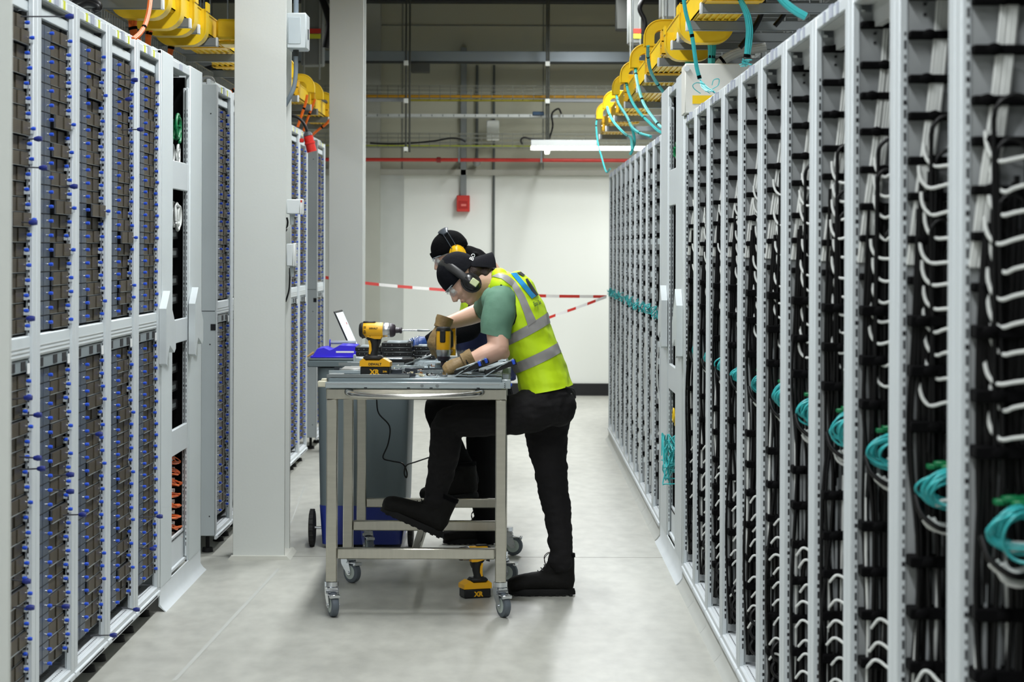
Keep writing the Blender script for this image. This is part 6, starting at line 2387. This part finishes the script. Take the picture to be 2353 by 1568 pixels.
# ------------------------------------------------------------------ second worker behind
w2 = thing('person', 'person in black knitted hat and yellow ear defenders bending over behind the front worker', 'person', (P(1115, 900, 11.15).x, 11.15, 0))
h2 = P(1035, 583, 11.1)
u2 = Vector((-.5, 0, .866)); f2 = Vector((-.866, 0, -.5))
H2 = Matrix(((f2.x, 0, u2.x, h2.x), (0, 1, 0, h2.y), (f2.z, 0, u2.z, h2.z), (0, 0, 0, 1))) @ Matrix.Rotation(R(-5), 4, 'Z') @ Matrix.Scale(.88, 4)
T2 = [P(1122, 905, 11.15), P(1118, 850, 11.15), P(1112, 770, 11.15), P(1122, 700, 11.12), P(1136, 655, 11.1), P(1128, 628, 11.1)]
R2 = [.125, .125, .13, .125, .105, .07]
b = MB()
head_shapes(b, H2)
limb(b, [P(1052, 590, 11.1), P(1085, 605, 11.1), P(1118, 630, 11.1)], [.055, .06, .075])
b.tube(T2, [q - .03 for q in R2], 18, [1.5] * 6, up=Vector((1, 0, 0)))
s2, e2, k2 = P(1124, 660, 10.90), P(1078, 755, 10.80), P(990, 786, 10.74)
s3, e3, k3 = P(1124, 655, 11.30), P(1076, 745, 11.38), P(1004, 786, 11.2)
limb(b, [s2, e2, k2], [.05, .042, .026])
limb(b, [s3, e3, k3], [.05, .042, .026])
body2 = fuse(b, 'body', SKIN, w2, .005, 3)
face_parts(H2, body2)
b = MB()
b.tube(T2, [q - .008 for q in R2], 20, [1.5] * 6, up=Vector((1, 0, 0)))
limb(b, [s2, P(1108, 705, 10.84), e2], [.075, .068, .060])
limb(b, [e2, P(1040, 768, 10.77), P(992, 783, 10.74)], [.062, .054, .042])
b.ball(P(1000, 775, 10.75), (.04, .04, .035))
limb(b, [s3, e3], [.07, .058])
limb(b, [e3, k3], [.058, .045])
limb(b, [P(1072, 592, 11.1), P(1095, 602, 11.1), P(1114, 620, 11.1)], [.060, .062, .060])
for k in range(4):
    b.ball(P(1092 + 10 * k, 584 + 7 * k, 11.1), (.03, .07, .018))
fuse(b, 'black_jacket', KNIT, w2, .0065, 5, .006, 12)
b = MB()
b.tube([P(1122, 880, 11.15)] + T2[1:5] + [P(1140, 622, 11.1)], [.137, .137, .142, .137, .118, .07], 24, [1.45] * 6, up=Vector((1, 0, 0)))
vest2 = fuse(b, 'hi_vis_vest', HIVIS, w2, .0065, 5, .006, 11)
NAVY = mat('navy_panel', (22, 32, 78), .6, var=.1)
cuts_n = band_cuts((1045, 752), (1140, 736), (1045, 808), (1140, 800), 11.1)
for nm_, mm_, cc in (('navy_panel', NAVY, cuts_n), ('reflective_band', REFL, band_cuts((1045, 806), (1140, 792), (1050, 838), (1140, 822), 11.1)),
                     ('reflective_band', REFL, band_cuts((1050, 745), (1140, 715), (1050, 754), (1140, 738), 11.1)),
                     ('navy_lower', NAVY, band_cuts((1050, 838), (1140, 822), (1050, 900), (1140, 900), 11.1))):
    o_ = shell(vest2, nm_, mm_, cc, .0025, vest2)
b = MB()
b.ball(P(1118, 905, 11.15), (.13, .17, .09), 20, 12)
limb(b, [P(1122, 910, 11.22), P(1112, 990, 11.22), P(1108, 1060, 11.2), P(1112, 1130, 11.18), P(1118, 1205, 11.16), P(1118, 1226, 11.16)], [.11, .088, .076, .070, .056, .060])
limb(b, [P(1116, 910, 11.02), P(1060, 925, 10.98), P(1012, 935, 10.95), P(1012, 960, 10.95), P(1040, 1030, 10.93), P(1070, 1080, 10.91), P(1078, 1104, 10.90)], [.11, .09, .075, .066, .058, .048, .05])
fuse(b, 'trousers', TROU2, w2, .0065, 5, .004, 13)
Mb = Matrix.Translation(Vector((P(1128, 1252, 11.15).x, 11.17, .004))) @ Matrix.Rotation(R(180), 4, 'Z') @ Matrix.Scale(.92, 4)
boot(Mb, w2)
Mb = Matrix.Translation(P(1088, 1144, 10.88)) @ Matrix.Rotation(R(196), 4, 'Z') @ Matrix.Rotation(R(4), 4, 'Y')
boot(Mb, w2)
xh = (P(930, 796, 10.7) - P(985, 784, 10.74)).normalized()
Mg = frame(P(984, 785, 10.74), xh, (-.2, -.35, .9))
g2 = hand(Mg, w2, BLUEG, side=-1, curl=(18, 30, 25), label='blue rubber work glove', cuff=.032)
gb = bvh_of(g2)
text_on(gb, 'HYFLEX', 940, 788, 9, -30, 'glove_lettering', LABELW, g2)
# knitted hat
V = lambda x, y, z: H2 @ Vector((x, y, z))
b = MB()
b.ball(V(-.010, 0, .030), (.108, .090, .098), 24, 16, H2.to_3x3())
hat = fuse(b, 'knitted_hat', KNIT, w2, .005, 3, .002, 14, cuts=[(V(0, 0, .008), (H2.to_3x3() @ Vector((.12, 0, -1))).normalized())])
m = MB()
n = 28
pts = []
for i in range(n + 1):
    th = 2 * math.pi * i / n
    pts.append(V(-.006 + math.cos(th) * .103, math.sin(th) * .086, .026 + .012 * math.cos(th)))
m.tube(pts, .006, 8, [3.0] * (n + 1), up=(H2.to_3x3() @ Vector((1, 0, 0))), caps=False)
m.build('turned_up_brim', KNIT, hat, origin=wloc(hat))
defenders(H2, w2, MUFFY, wire=True, lean=.0, cx=-.030, top=.036)
glasses(H2, w2)
